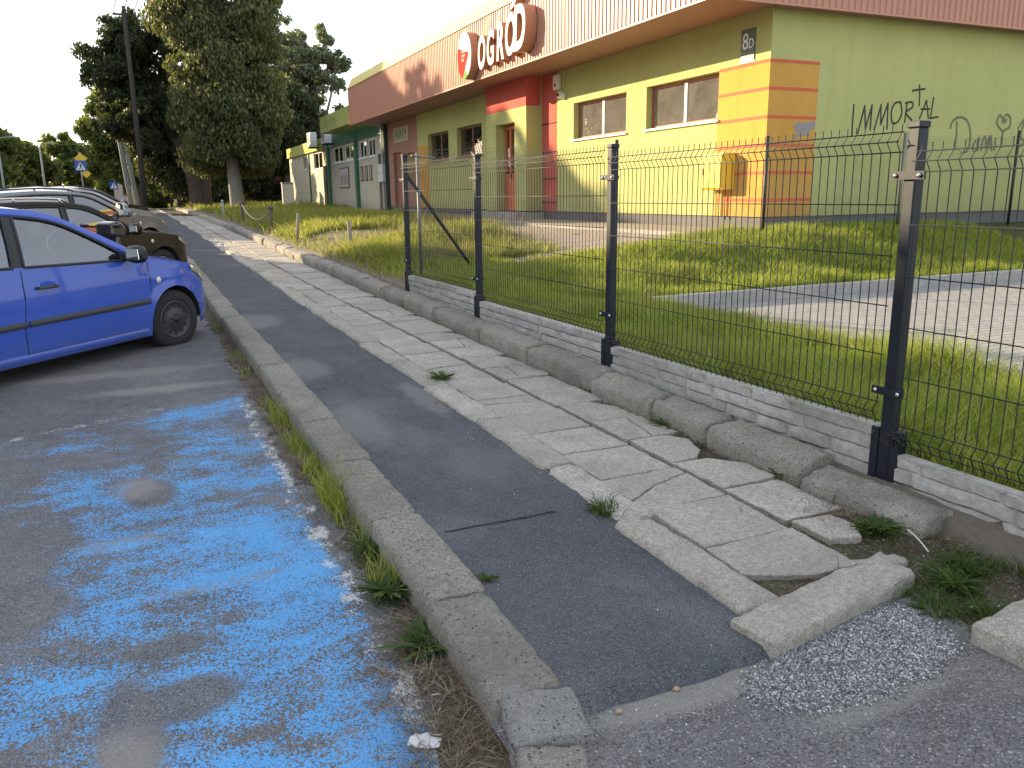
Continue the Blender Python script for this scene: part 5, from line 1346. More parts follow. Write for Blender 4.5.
def tree(name, label, cat, group, base, crown_c, crown_r, n, size, mat, trunks, nclump=60, crk=(.8,1.6), seed=1, droop=0, shell=.3, bmat=None, surf=.75, extra=None, cone=None, over=1.0):
    root = empty(name, base, 0, label, cat, group); B0 = np.array(base, float)
    r_ = np.random.default_rng(seed); cs, rs = [], []
    for q in range(nclump):
        d = r_.normal(size=3); d /= np.linalg.norm(d); u_ = surf + (over-surf)*r_.random() if r_.random() < .8 else r_.random()*surf
        k = crk[0]+(crk[1]-crk[0])*r_.random()
        cr = np.array(crown_r, float)
        if cone:
            z = r_.random()**1.2; w_ = cone(z); ang = r_.random()*2*pi; rr = (.72+.28*r_.random())*w_
            p = np.array([cos(ang)*rr*cr[0], sin(ang)*rr*cr[1], (z*2-1)*cr[2]])
        else: p = d*u_*(cr-k*.4)
        cs.append(tuple(np.array(crown_c)+p)); rs.append((k, k, k*.8))
    if extra:
        for (p, k) in extra: cs.append(p); rs.append((k, k, k*.8))
    V, F = leaf_cloud(cs, rs, n, size, droop=droop, seed=seed+5, shell=shell)
    V = V - B0
    np_mesh('crown', V, F, mat, root)
    g = MB(); b_ = bmat or bark
    for pl in trunks:
        P = [tuple(np.array(p[:3])-B0) for p in pl]; g.tube(spl(P, 14), [v for v in np.linspace(pl[0][3], pl[-1][3], len(spl(P, 14)))], 10)
    # limbs reaching to some clumps
    top = np.array(trunks[0][-1][:3]); mid = np.array(trunks[0][len(trunks[0])//2][:3])
    for q in range(min(16, len(cs))):
        c_ = np.array(cs[q*3 % len(cs)]); s_ = mid + (top-mid)*r_.random()
        m_ = (s_+c_)/2 + np.array([0,0,.4])
        g.tube(spl([tuple(s_-B0), tuple(m_-B0), tuple(c_-B0)], 8), .05, 5)
    g.build('trunk', b_, root, smooth=True)
    return root
conif = leafmat('conifer_foliage', [(.0,(.05,.062,.03)),(.5,(.10,.118,.052)),(.85,(.17,.165,.075)),(1.0,(.26,.21,.10))], .3)
dark_ = leafmat('dark_yew_foliage', [(.0,(.02,.03,.02)),(.6,(.038,.05,.028)),(1.0,(.08,.085,.042))], .2)
green = leafmat('broadleaf_foliage', [(.0,(.05,.075,.022)),(.6,(.09,.12,.036)),(1.0,(.17,.18,.06))], .45)
birch = leafmat('birch_foliage', [(.0,(.11,.13,.09)),(.6,(.18,.20,.13)),(1.0,(.28,.28,.18))], .4)
GT = 'trees along the street'
zt = 1.12
# main conifer
tree('conifer_tree', 'tallest dense drooping conifer rising out of the top of the picture', 'tree', GT, (5.4,45,zt), (5.35,45,10.8), (3.0,3.2,7.3), 150000, .12, conif,
     [[(5.4,45,zt-.2,.42),(5.3,45,3.5,.34),(5.3,45,8,.26),(5.35,45,16,.08)]], 280, (.5,1.1), 3, droop=1.2, shell=.45, bmat=palebark, cone=lambda z: (.62+.75*z*1.0 if z < .35 else .89*(1-((z-.35)/.72)**2.2*.62)))
tree('dark_yew_tree', 'dark spreading evergreen with ragged left edge, leaning left of the tallest conifer', 'tree', GT, (3.9,50,zt), (1.75,51,7.5), (3.0,2.6,3.7), 95000, .125, dark_,
     [[(3.9,50,zt-.2,.5),(3.4,50,4,.35),(1.4,51,8,.15)],[(4.2,50,zt-.2,.4),(4.5,50,4,.3),(4.9,50,7,.1)]], 230, (.28,.75), 8, droop=-.6, shell=.1, surf=.5, over=1.16,
     extra=[((-.9+.45*k+.25*q, 51-.5*q, 8.2+.5*k+.42*q), .45) for k in range(5) for q in range(3)]+[((2.0+.9*(k%4),52,3.4+1.5*(k//4)),1.25) for k in range(12)]+[((3.0,51,2.6),1.2),((4.2,51,2.5),1.2),((5.2,52,3.0),1.1)])
tree('dark_yew_tree', 'dark evergreen mass to the right of the tallest conifer, over the annex roof', 'tree', GT, (11.8,67,zt), (11.8,67,7.0), (3.0,3.2,3.5), 55000, .17, dark_,
     [[(11.8,67,zt-.2,.4),(11.8,67,4,.3),(11.9,67,8,.1)]], 110, (.5,1.1), 12, shell=.3, extra=[((8.4,66,4.6),1.6),((9.6,66,4.3),1.6),((9.9,67,3.2),1.1),((8.9,68,2.6),1.1)])
tree('birch_tree', 'airy pale leaved tree behind the annex roof with sky showing through', 'tree', GT, (16.2,78,1.1), (15.9,78,12.2), (4.6,4.5,6.0), 21000, .22, birch,
     [[(16.2,78,.9,.3),(15.9,78,7,.22),(16.1,78,15,.08)],[(16.2,78,5,.18),(18.1,78,10,.12),(19,78,14,.05)],[(16.2,78,5,.18),(14.2,78,10,.12),(13.4,78,13,.05)]], 95, (.4,.95), 21, shell=.05, surf=.4, over=1.1, bmat=palebark)
tree('broadleaf_tree', 'light green tree on the street side, lower left of the dark evergreens', 'tree', GT, (1.2,66,.85), (.5,66,5.8), (2.9,3,4.6), 26000, .20, green,
     [[(1.2,66,.7,.3),(.9,66,4,.22),(.5,66,8,.08)]], 90, (.4,.9), 31, shell=.1, surf=.5)
tree('broadleaf_tree', 'low bushy tree under the dark evergreens beside the wooden pole', 'tree', GT, (3.5,60,1.0), (3.4,60,3.6), (2.2,2,2.0), 9000, .24, green,
     [[(3.5,60,.8,.2),(3.4,60,2.4,.15),(3.3,60,4,.06)]], 30, (.6,1.0), 33, shell=.2)
for i, (x, y, z, r0_, lab) in enumerate([(3.0,61,3.4,2.4,'dark bushy growth filling the space under the ragged evergreen'),(10.4,69,2.4,2.2,'dark shrub before the red brick house beside the annex'),(7.6,66,2.2,1.9,'dark shrub behind the trunk of the tallest conifer'),(5.0,57,1.9,1.5,'low dark shrub left of the conifer trunk'),(2.2,70,1.8,1.4,'small sunlit shrub at the far end of the verge')]):
    tree('shrub', lab, 'shrub', 'shrubs under the trees', (x,y,1.0), (x,y,z), (r0_,1.5,r0_*.75), 9000, .14, dark_ if i < 4 else green, [[(x,y,.9,.1),(x,y,z,.04)]], 30, (.4,.8), 140+i, shell=.2)
# far left
for i, (x, y, z, rx, rz, n, s, lab) in enumerate([(-13.5,96,5.0,5.2,4.6,12000,.36,'round broad tree at the left edge, lower of the two there'),(-14.5,82,9.2,3.2,2.8,3000,.30,'thin airy crown at the far left edge above the rounder tree'),(-6.3,128,5.2,4.2,4.4,9000,.42,'hazy tree in the gap left of the crossing signs'),(-10.5,120,4.2,4.2,4.0,8000,.42,'low tree between the left edge tree and the hazy one'),(-1.5,150,4.0,4.0,3.6,6000,.45,'farthest tree directly behind the crossing signs'),(4.5,95,3.6,3.4,3.0,6000,.35,'distant tree seen between the leaning pole and the evergreens')]):
    tree('broadleaf_tree', lab, 'tree', GT, (x,y,.85), (x,y,z+.8), (rx,rx,rz), n, s, green, [[(x,y,.7,.3),(x+.2,y,z*.5,.2),(x,y,z,.08)]], 40, (.7,1.5), 50+i, shell=.15)
# trees on the other side of the parking lot: out of the picture, they keep the near ground in the shade
for i, (x, y, hh_, rx) in enumerate([(-10.5,7,6.0,3.4),(-10.5,12.5,6.8,3.6),(-10.8,18.5,7.2,3.7),(-10.6,21.2,7.1,2.8),(-10.5,24.2,7.1,3.2),(-10.8,28.0,7.0,3.2)]):
    tree('street_tree', 'broad green street tree in the row across the parking lot', 'tree', 'row of trees across the parking lot', (x,y,h(y)), (x,y,h(y)+hh_*.56), (rx,rx,hh_*.46), 9000, .42, green, [[(x,y,h(y)-.1,.2),(x,y,h(y)+2,.15),(x,y,hh_*.8,.06)]], 34, (.9,1.5), 80+i, shell=.05)
for i, (x, y, hh_, rx) in enumerate([(-11.5,48,13.6,4.6),(-12.5,57,15.5,4.6)]):
    tree('street_tree', ['tall street tree nearer of the pair beyond the parking lot','tall street tree farther of the pair beyond the parking lot'][i], 'tree', 'row of trees across the parking lot', (x,y,h(y)), (x,y,h(y)+hh_*.58), (rx,rx,hh_*.42), 9000, .5, green, [[(x,y,h(y)-.1,.35),(x,y,h(y)+5,.25),(x,y,hh_*.8,.08)]], 44, (1.1,1.9), 90+i, shell=.05)

# ------------------------------------------------------------------ poles, signs, far things
wood = plain('dark_wood', (.05,.042,.036), .9, 0, .3, 4, .004, bscale=30)
conc = plain('pole_concrete', (.34,.35,.35), .85, 0, .12, 4, .002)
up = empty('utility_pole', (.98,44,h(44)), 0, 'tall dark wooden utility pole beside the farthest cars, carrying three wires', 'pole')
g = MB(); g.tube([(0,0,-.3),(0,0,5),(0,0,9.5)], [.14,.115,.09], 12); g.build('pole', wood, up, smooth=True)
g = MB(); g.box(-.5,.5,-.04,.04,9.1,9.18); g.build('crossarm', wood, up)
for k in (-.42,0,.42):
    g = MB(); g.lathe([(.02,0),(.035,.03),(.02,.07),(.03,.10),(.001,.12)], 10, 'z', (k,0,9.18)); g.build('insulator', conc, up, smooth=True)
wr_ = empty('overhead_wires', (.98,44,10.0), 0, 'three thin overhead wires running from the dark pole up out of the picture', 'wires')
for k in (-.42,0,.42):
    g = MB(); P = []
    for q in range(25):
        t = q/24; P.append((k+(2.4+k)*t*1.0, -40*t, .1+2.2*t*0 - 1.2*4*t*(1-t)*.5 + 3.2*t))
    g.tube(P, .018, 4); g.build('wire', M['trim'], wr_)
ap = empty('concrete_pole', (.55,55,h(55)), 0, 'pale leaning twin legged concrete pole between the cars and the evergreens', 'pole')
g = MB(); g.tube([(-.05,0,-.3),(-.45,0,5.6)], [.15,.10], 10); g.build('leg', conc, ap, smooth=True)
g = MB(); g.tube([(.35,0,-.3),(-.25,0,5.6)], [.14,.10], 10); g.build('leg', conc, ap, smooth=True)
g = MB(); g.box(-.5,-.2,-.08,.08,5.4,5.6); g.box(-.3,.2,-.06,.06,2.8,2.95); g.build('cross_tie', conc, ap)
sblue = plain('sign_blue', (.02,.09,.42), .35, 0, .03); swhite = plain('sign_white', (.8,.8,.8), .35, 0, .03); syel = plain('sign_yellow', (.80,.52,.03), .4, 0, .03)
def crossing_sign(x, y, top, label, yellow=False, sz=.6):
    zb = h(y); r0 = empty('crossing_sign', (x,y,zb), 0, label, 'road sign', 'blue pedestrian crossing signs')
    g = MB(); g.tube([(0,.05,-.2),(0,.05,top-zb)], .035, 10); g.build('sign_post', conc, r0, smooth=True)
    z0 = top-zb-sz-(.42 if yellow else .0); g = MB(); g.box(-sz/2,sz/2,-.02,0,z0,z0+sz); pl = g.build('sign_plate', sblue, r0)
    g = MB(); g.prism([(-sz*.42,z0+sz*.12),(sz*.42,z0+sz*.12),(0,z0+sz*.88)], lambda u_, v, hh_: (u_, -.021-hh_, v), 0, .004); g.build('sign_triangle', swhite, pl)
    g = MB(); dk = lambda P, w_: [g.add([(a_[0]-w_, -.028, a_[1]),(a_[0]+w_, -.028, a_[1]),(b_[0]+w_, -.028, b_[1]),(b_[0]-w_, -.028, b_[1])], [(0,1,2,3)]) for a_, b_ in zip(P, P[1:])]
    dk([(0,z0+sz*.62),(0,z0+sz*.40)], .035*sz/.6); dk([(0,z0+sz*.40),(-.08,z0+sz*.17)], .02); dk([(0,z0+sz*.40),(.08,z0+sz*.17)], .02); dk([(0,z0+sz*.56),(.09,z0+sz*.42)], .015); dk([(0,z0+sz*.56),(-.09,z0+sz*.45)], .015)
    g.lathe([(.001,-.008),(.035,-.008)], 10, 'y', (0,-.02,z0+sz*.68)); g.build('walking_figure', M['trim'], pl)
    if yellow:
        for zz, s2 in ((z0+sz+.10,.30),(z0-.12,.22)):
            g = MB(); g.prism([(-s2,zz),(0,zz-s2),(s2,zz),(0,zz+s2)], lambda u_, v, hh_: (u_+(.05 if zz > z0 else .22), .03-hh_, v), 0, .02); g.build('yellow_plate', syel, r0)
    return r0
crossing_sign(-1.75,48,4.0,'blue pedestrian crossing sign with yellow plates above and below it, nearer of the two',True,.52)
crossing_sign(-.55,80,3.15,'small blue pedestrian crossing sign low beside the leaning concrete pole, farther of the two',False,.62)
for i, (x, y, hh_) in enumerate([(-9.6,88,6.0),(-7.2,100,6.2)]):
    r0 = empty('street_lamp', (x,y,h(y)), 0, ['pale slim street lamp in front of the left edge trees, left one','pale slim street lamp in front of the hazy tree, right one'][i], 'street lamp', 'street lamps by the road')
    g = MB(); g.tube([(0,0,-.2),(0,0,hh_)], [.12,.07], 8); g.build('lamp_post', conc, r0, smooth=True)
    g = MB(); g.tube([(0,0,hh_),(.3,0,hh_+.3),(1.0,0,hh_+.4)], .05, 6); g.box(.9,1.5,-.12,.12,hh_+.34,hh_+.46); g.build('lamp_head', conc, r0)
# utility cabinet at the end of the annex
uc = empty('utility_cabinet', (8.85,50.0,T(8.85,50)), 0, 'pale grey utility cabinet standing at the far corner of the cream annex', 'cabinet')
g = MB(); g.box(-.32,.32,-.2,.2,0,1.35); bevel(g.build('cabinet_body', conc, uc), .02, 2)
g = MB(); g.box(-.27,.27,-.215,-.202,.12,1.28); g.build('cabinet_door', M['ac'], uc)
g = MB(); g.box(-.35,.35,-.23,.23,1.352,1.40); g.build('cabinet_lid', conc, uc)
# far red brick house behind the trees and pale house at the end of the path
rb = empty('brick_house', (11,72,1.0), 0, 'dark red brick house almost hidden behind the evergreens', 'house')
brk = plain('red_brick', (.15,.04,.028), .9, 0, .2, 8)
g = MB(); g.box(-5,9,0,8,-.2,6.5); g.build('wall', brk, rb)
g = MB(); g.prism([(-5.5,6.5),(9.5,6.5),(2,7.6)], lambda u_, v, hh_: (u_, hh_, v), -.3, 8.3); g.build('roof', plain('roof_tiles', (.14,.06,.045), .8), rb)
for k in range(4):
    for zz in (1.0, 4.0):
        g = MB(); x0 = -4.2+3.3*k; g.box(x0,x0+1.2,-.03,.0,zz,zz+1.4); wq = g.build('window', M['white'], rb); g = MB(); g.box(x0+.1,x0+1.1,-.05,-.031,zz+.1,zz+1.3); g.build('window_pane', M['glass'], wq)
ph = empty('pale_house', (3.2,125,.85), 0, 'pale house far off at the end of the footpath', 'house')
g = MB(); g.box(-4,6,0,8,-.2,4.2); g.build('wall', plain('pale_wall', (.45,.36,.30), .9), ph)
g = MB(); g.prism([(-4.5,4.2),(6.5,4.2),(1,7)], lambda u_, v, hh_: (u_, hh_, v), -.3, 8.3); g.build('roof', plain('far_roof', (.22,.10,.07), .8), ph)
for k in range(3): g = MB(); g.box(-3+3*k,-2+3*k,-.04,0,1.2,2.6); g.build('window', M['glass'], ph)
# short posts by the footpath
pw = plain('rusty_post', (.15,.10,.07), .8, 0, .3, 12); pg = plain('weathered_wood_post', (.27,.24,.19), .9, 0, .3, 12)
def bollard(name, x, y, hh_, r, mat, lab, tilt=(0,0), cap=True):
    zb = T(x, y); r0 = empty(name, (x,y,zb), 0, lab, 'post'); r0.rotation_euler = (tilt[0], tilt[1], 0)
    g = MB(); g.tube([(0,0,-.25),(0,0,hh_)], r, 10); g.build('post', mat, r0, smooth=True)
    g = MB()
    if cap: g.lathe([(r*1.05,hh_-.06),(r*1.35,hh_-.05),(r*1.35,hh_+.01),(r*.8,hh_+.04),(.001,hh_+.045)], 12)
    else: g.lathe([(r*1.02,hh_-.02),(r*.9,hh_+.012),(.001,hh_+.015)], 10)
    g.build('post_top', mat, r0, smooth=True); return r0
bollard('chain_post', 3.52, 22.7, .62, .05, pw, 'short brown chain post nearest to the sandy track', (0,.03))
bollard('chain_post', 3.50, 28.3, .62, .05, pw, 'short brown chain post at the far end of the sagging chain')
bollard('chain_post', 3.45, 33.5, .60, .04, conc, 'pale chain post farthest along the footpath')
bollard('wooden_stake', 3.42, 18.6, .62, .035, pg, 'leaning pale wooden stake at the edge of the sandy track', (0,.10), False)
bollard('wooden_stake', 3.85, 15.5, .48, .04, pg, 'short grey wooden stake standing in the near grass mound', (0,-.03), False)
ch = empty('chain', (3.52,22.7,T(3.52,22.7)+.58), 0, 'pale chain sagging between two short brown posts', 'chain')
g = MB(); P = [(-.02*t, 5.6*t, (T(3.5,28.3)-T(3.52,22.7))*t-.38*4*t*(1-t)) for t in np.linspace(0,1,60)]
for i, (a_, b_) in enumerate(zip(P, P[1:])):
    a_ = Vector(a_); b_ = Vector(b_); g.tube([a_, b_], .012 if i % 2 else .02, 5)
g.build('chain_links', plain('pale_chain', (.5,.46,.38), .6), ch)

# ------------------------------------------------------------------ loose stones, plants, litter
def loose(name, label, cat, x, y, z, a, L, W_, H_, seed, mat, chip=.05, tilt=0, group=None):
    g = MB(); stone(g, L, W_, H_, r=.02, jit=.006, seed=seed, chip=chip); o = g.build(name, mat, smooth=True); o.data.set_sharp_from_angle(angle=radians(50))
    o.location = (x,y,z); o.rotation_euler = (tilt,0,a); return tag(o, label, cat, group)
loose('concrete_block', 'loose concrete kerb block lying across the end of the slab walk', 'block', 1.745,1.89, h(2)+.07, radians(10), .86, .19, .085, 300, M['slab'])
loose('concrete_block', 'concrete lump half buried at the right edge of the picture', 'block', 2.44,1.50, h(1.5)+.07, radians(6), .7, .2, .10, 310, M['slab'], .08)
loose('broken_slab', 'small broken slab piece between the loose block and the plants', 'slab', 2.48,2.10, h(2)+.075, radians(5), .22, .13, .06, 320, M['slab'], .12)
herb = leafmat('weed_leaf', [(.0,(.03,.06,.015)),(.6,(.06,.11,.025)),(1.0,(.12,.16,.04))], .35)
grassm = leafmat('grass_blade', [(.0,(.13,.21,.026)),(.5,(.29,.37,.05)),(.82,(.46,.48,.09)),(1.0,(.60,.52,.22))], .55, patch=(1.1,(.31,.29,.09)))
meadow = leafmat('meadow_blade', [(.0,(.13,.18,.03)),(.5,(.26,.30,.055)),(.8,(.40,.38,.10)),(1.0,(.58,.48,.22))], .55, patch=(.9,(.30,.24,.10)))
dry = leafmat('dry_straw', [(.0,(.10,.07,.045)),(.5,(.20,.15,.10)),(1.0,(.38,.31,.22))], .1)
def blades(P, H_, Wd, lean, seed, curl=.5):
    """P (n,3) roots -> curved tapering blades of 2 quads+tip (as 2 quads)"""
    r_ = np.random.default_rng(seed); n = len(P); az = r_.random(n)*2*pi
    d = np.stack([np.cos(az), np.sin(az), np.zeros(n)], 1); s = np.stack([-np.sin(az), np.cos(az), np.zeros(n)], 1)
    ang = r_.random(n)*2*pi; s = np.stack([np.cos(ang), np.sin(ang), np.zeros(n)], 1)
    ln = lean*(.3+r_.random(n)); up = np.array([0,0,1.])
    H_ = np.asarray(H_)*np.ones(n); Wd = np.asarray(Wd)*np.ones(n)
    m1 = P + up*(H_*.5)[:,None] + d*(H_*ln*.25)[:,None]; t = P + up*(H_*(1-.25*ln*curl))[:,None] + d*(H_*ln)[:,None]
    w0 = s*(Wd/2)[:,None]
    V = np.stack([P-w0, P+w0, m1+w0*.8, m1-w0*.8, t+w0*.12, t-w0*.12], 1).reshape(-1,3)
    b = np.arange(n)*6
    F = np.concatenate([np.stack([b,b+1,b+2,b+3],1), np.stack([b+3,b+2,b+4,b+5],1)])
    return V, F
def vT(x, y): return np.array([T(a_, b_) for a_, b_ in zip(x, y)])
def scatter(n, x0, x1, y0, y1, seed, dens=None):
    r_ = np.random.default_rng(seed); x = x0+(x1-x0)*r_.random(n); y = y0+(y1-y0)*r_.random(n)
    if dens is not None:
        k = np.array([dens(a_, b_) for a_, b_ in zip(x, y)]) > r_.random(n); x, y = x[k], y[k]
    return x, y
def lawn(name, mat, n, x0, x1, y0, y1, Hm, Hs, W_, lean, seed, dens=None, zf=vT, zo=-.01):
    x, y = scatter(n, x0, x1, y0, y1, seed, dens); r_ = np.random.default_rng(seed+1)
    z = zf(x, y)+zo; H_ = Hm + Hs*r_.random(len(x))**2
    H_ = H_*np.array([.7+.7*max(0, .5+fbm(a_, b_, seed, 3, 1.3)) for a_, b_ in zip(x, y)])
    V, F = blades(np.stack([x,y,z],1), H_, W_*(.6+.8*r_.random(len(x))), lean, seed+2)
    o = np_mesh(name, V, F, mat); o['kind'] = 'stuff'; return o
# lawn behind the fence
lawn('lawn_grass', grassm, 70000, 3.23, 5.12, .6, 5.5, .09, .16, .007, .7, 11)
lawn('lawn_grass', grassm, 60000, 3.23, 5.12, 5.5, 10.0, .08, .12, .009, .6, 12)
lawn('lawn_grass', grassm, 75000, 5.12, 13.5, 7.72, 10.45, .07, .10, .012, .6, 13)
lawn('lawn_grass', grassm, 9000, 3.3, 5.0, 10.0, 12.0, .07, .14, .012, .6, 14, lambda x, y: 1 if x > 4.1 - .3*fbm(0,y,1,3,2) and y < 12 - (x-4)*.8 else .15)
lawn('seed_stalks', dry, 2600, 3.25, 5.1, 1, 10, .12, .20, .003, .7, 15, lambda x, y: .2+sm(fbm(x,y,2,3,1.2), -.1, .3))
# meadow mounds beside the path
def dm(x, y):
    e = 3.55 + .30*fbm(0, y, 4, 3, .9) + (.0)
    if x < e: return .06
    if abs(y-16.7-.3*math.sin(x*2)) < 1.9 and x < 5.6: return .03
    if y < 12 and x < 4.4: return .25
    if x > 5.6+1.6*sm(y,14,18) and y < 40: return max(0, 1-(x-5.6-1.6*sm(y,14,18))*1.4)*.6
    return 1
lawn('meadow_grass', meadow, 110000, 3.2, 7.6, 11.2, 17.5, .08, .17, .012, .8, 21, dm)
lawn('meadow_grass', meadow, 100000, 3.2, 8.4, 17.5, 34, .08, .17, .017, .8, 22, dm)
lawn('meadow_grass', meadow, 30000, 3.2, 12.0, 34, 62, .10, .22, .03, .8, 23, dm)
lawn('meadow_grass', meadow, 16000, 3.0, 12, 62, 110, .10, .2, .05, .8, 24)
lawn('meadow_grass', meadow, 20000, -30, -9, 60, 120, .2, .4, .06, .8, 25, None, lambda x, y: np.array([h(b_)-.05 for b_ in y]))
# seed heads along the edge of the near mound
lawn('seed_stalks', dry, 900, 3.9, 6.2, 11.6, 16, .30, .25, .006, .5, 26, lambda x, y: 1 if x > 4.6 else .4)
lawn('seed_stalks', dry, 2600, 3.25, 4.0, 9.9, 30, .05, .14, .006, 1.2, 27)
# grass and weeds along the kerb foot
def kz(x, y): return np.array([zstrip(a_, b_) for a_, b_ in zip(x, y)])
lawn('kerb_grass', grassm, 2600, .76, .875, 2.9, 5.6, .05, .12, .0045, .8, 31, lambda x, y: .15+.85*sm(fbm(0,y,5,3,1.6), -.15, .25), kz, -.004)
lawn('kerb_grass', grassm, 500, .74, .875, 5.6, 10, .03, .06, .006, .8, 32, lambda x, y: sm(fbm(0,y,5,3,1.6), -.1, .3), kz, -.004)
lawn('dry_litter', dry, 7000, .46, .90, .6, 2.7, .02, .04, .0030, 2.8, 33, lambda x, y: 1 if x > .60-.2*sm(y,2.2,1.2)+.05*fbm(0,y,3,3,3) else .1, kz, .0)
lawn('dry_litter', dry, 3000, .62, .90, 2.7, 9, .012, .03, .003, 2.8, 34, None, kz, .0)
def sz(x, y): return np.array([zsoil(a_, b_) for a_, b_ in zip(x, y)])
lawn('dry_litter', dry, 9000, 2.05, 3.18, .6, 2.72, .012, .035, .0032, 2.6, 35, lambda x, y: .25 + .75*sm(fbm(x,y,3,3,2.2), -.1, .3), sz, .0)
lawn('low_weeds', herb, 12000, 2.2, 3.17, .6, 2.6, .012, .030, .0055, 1.6, 36, lambda x, y: sm(fbm(x,y,7,3,1.9), .0, .3)*(1 if y < 2.0 else .35), sz, .0)
lawn('joint_weeds', herb, 900, 2.86, 2.96, 2.6, 6, .012, .04, .006, 1.4, 37, lambda x, y: sm(fbm(0,y,7,3,2.2), .0, .3), lambda x, y: np.array([h(b_)+.115 for b_ in y]), .0)
lawn('joint_weeds', dry, 1600, 2.84, 2.98, 2.3, 14, .012, .04, .004, 2.2, 38, lambda x, y: .3+sm(fbm(0,y,7,3,2.2), -.1, .3), lambda x, y: np.array([h(b_)+.115 for b_ in y]), .0)
lawn('joint_weeds', dry, 2200, 1.80, 1.875, 2.0, 9, .008, .02, .003, 2.2, 39, lambda x, y: sm(fbm(0,y,9,3,2.2), .05, .3), lambda x, y: np.array([h(b_)+.12 for b_ in y]), .0)
# weed plants: rosettes of lobed leaves
def weed(name, label, x, y, z, R_, nl, seed, up=.7, mat=None, wd=.18, group='weed clumps along the walk'):
    r_ = random.Random(seed); g = MB()
    for k in range(int(nl*1.8)):
        a_ = r_.random()*2*pi; L = R_*r_.uniform(.35,1.1); e = r_.uniform(.35,1.0)*up; w_ = L*wd*.45*r_.uniform(.7,1.3)
        A_, B_ = [], []; m_ = 7
        for q in range(m_+1):
            t = q/m_; rr = L*t*cos(e*(1-t*.5)); zz = L*t*sin(e)*(1-.45*t); ww = w_*(sin(pi*min(1, t*1.02+.04))**.7)*(1 if q % 2 else .4)+.0008
            A_.append((x+rr*cos(a_)-ww*sin(a_), y+rr*sin(a_)+ww*cos(a_), z+zz)); B_.append((x+rr*cos(a_)+ww*sin(a_), y+rr*sin(a_)-ww*cos(a_), z+zz+.0))
        mid = [((p[0]+q_[0])/2, (p[1]+q_[1])/2, (p[2]+q_[2])/2-.003) for p, q_ in zip(A_, B_)]
        g.grid([A_, mid, B_])
    g.v = [tuple(Vector(p)-Vector((x,y,z))) for p in g.v]
    o = g.build(name, mat or herb, smooth=True); o.location = (x,y,z); return tag(o, label, 'plant', group)
weed('weed_plant', 'leafy dark weed rosette at the kerb foot, lower of the pair beside the blue paint', .80,2.46,h(2.46)+.02, .17, 34, 1)
weed('weed_plant', 'leafy weed tuft at the kerb foot, upper of the pair beside the blue paint', .79,2.88,h(2.9)+.03, .15, 36, 2)
weed('weed_plant', 'narrow green tuft against the kerb above the leafy pair', .82,3.28,h(3.3)+.03, .13, 30, 3, .9, None, .10)
weed('weed_plant', 'tiny moss green tuft on the inner kerb edge by the asphalt path', 1.11,2.64,h(2.64)+.125, .05, 26, 4)
weed('weed_plant', 'small bushy weed growing in the gap of the edging stones', 2.06,5.72,h(5.7)+.13, .13, 40, 5, .9, None, .14)
weed('weed_plant', 'low brown green weed at the asphalt edge beside the slabs', 1.87,3.02,h(3)+.12, .09, 40, 6, .5)
weed('weed_plant', 'green herb clump beside the rounded end of the raised kerb', 2.80,2.30,h(2.3)+.13, .12, 46, 7, 1.0, None, .22)
weed('weed_plant', 'bright green tuft in the joint below the raised kerb', 2.93,2.98,h(3)+.12, .10, 40, 8, 1.0, None, .16)
weed('weed_plant', 'light green tuft lower in the joint of the raised kerb, left of the bright one', 2.90,4.02,h(4)+.12, .09, 34, 9, 1.0, None, .12)
for i, (x, y, R_, lab) in enumerate([(2.52,1.80,.10,'low herb nearest the loose block in the soil at the right'),(2.70,1.86,.12,'broad leaved herb in the middle of the soil patch at the right'),(2.86,1.92,.11,'green herb near the right edge of the picture under the base panel'),(2.62,1.66,.08,'small herb close to the half buried lump'),(1.83,2.08,.045,'tiny green sprig between the edging stone and the loose block')]):
    weed('weed_plant', lab, x, y, zsoil(x, y)+.0, R_, 44, 20+i, .8, None, .2)
lawn('joint_weeds', dry, 2600, 2.47, 2.55, 2.2, 9, .004, .012, .003, 2.5, 40, lambda x, y: .3+sm(fbm(0,y,4,3,2), -.1, .3), lambda x, y: np.array([h(b_)+.118 for b_ in y]), .0)
WP = [(.80,2.46),(.79,2.88),(.82,3.28),(2.06,5.72),(1.87,3.02),(2.80,2.30),(2.93,2.98),(2.90,4.02),(2.52,1.80),(2.70,1.86),(2.86,1.92),(2.62,1.66),(2.98,1.75),(2.4,2.0)]
q_ = np.random.default_rng(77); WX = np.concatenate([x+q_.normal(size=130)*.035 for x, y in WP]); WY = np.concatenate([y+q_.normal(size=130)*.05 for x, y in WP])
WX = np.where(WX < 1, np.minimum(WX, .87), WX)
WZ = np.array([zstrip(a_, b_) if a_ < 1 else (max(zsoil(a_, b_), zdrive(a_, b_)) if b_ < 2.7 else h(b_)+.125) for a_, b_ in zip(WX, WY)])
V, F = blades(np.stack([WX,WY,WZ],1), .02+.07*q_.random(len(WX))**1.5, .003+.004*q_.random(len(WX)), 1.1, 78)
o = np_mesh('weed_tufts', V, F, herb); o['kind'] = 'stuff'
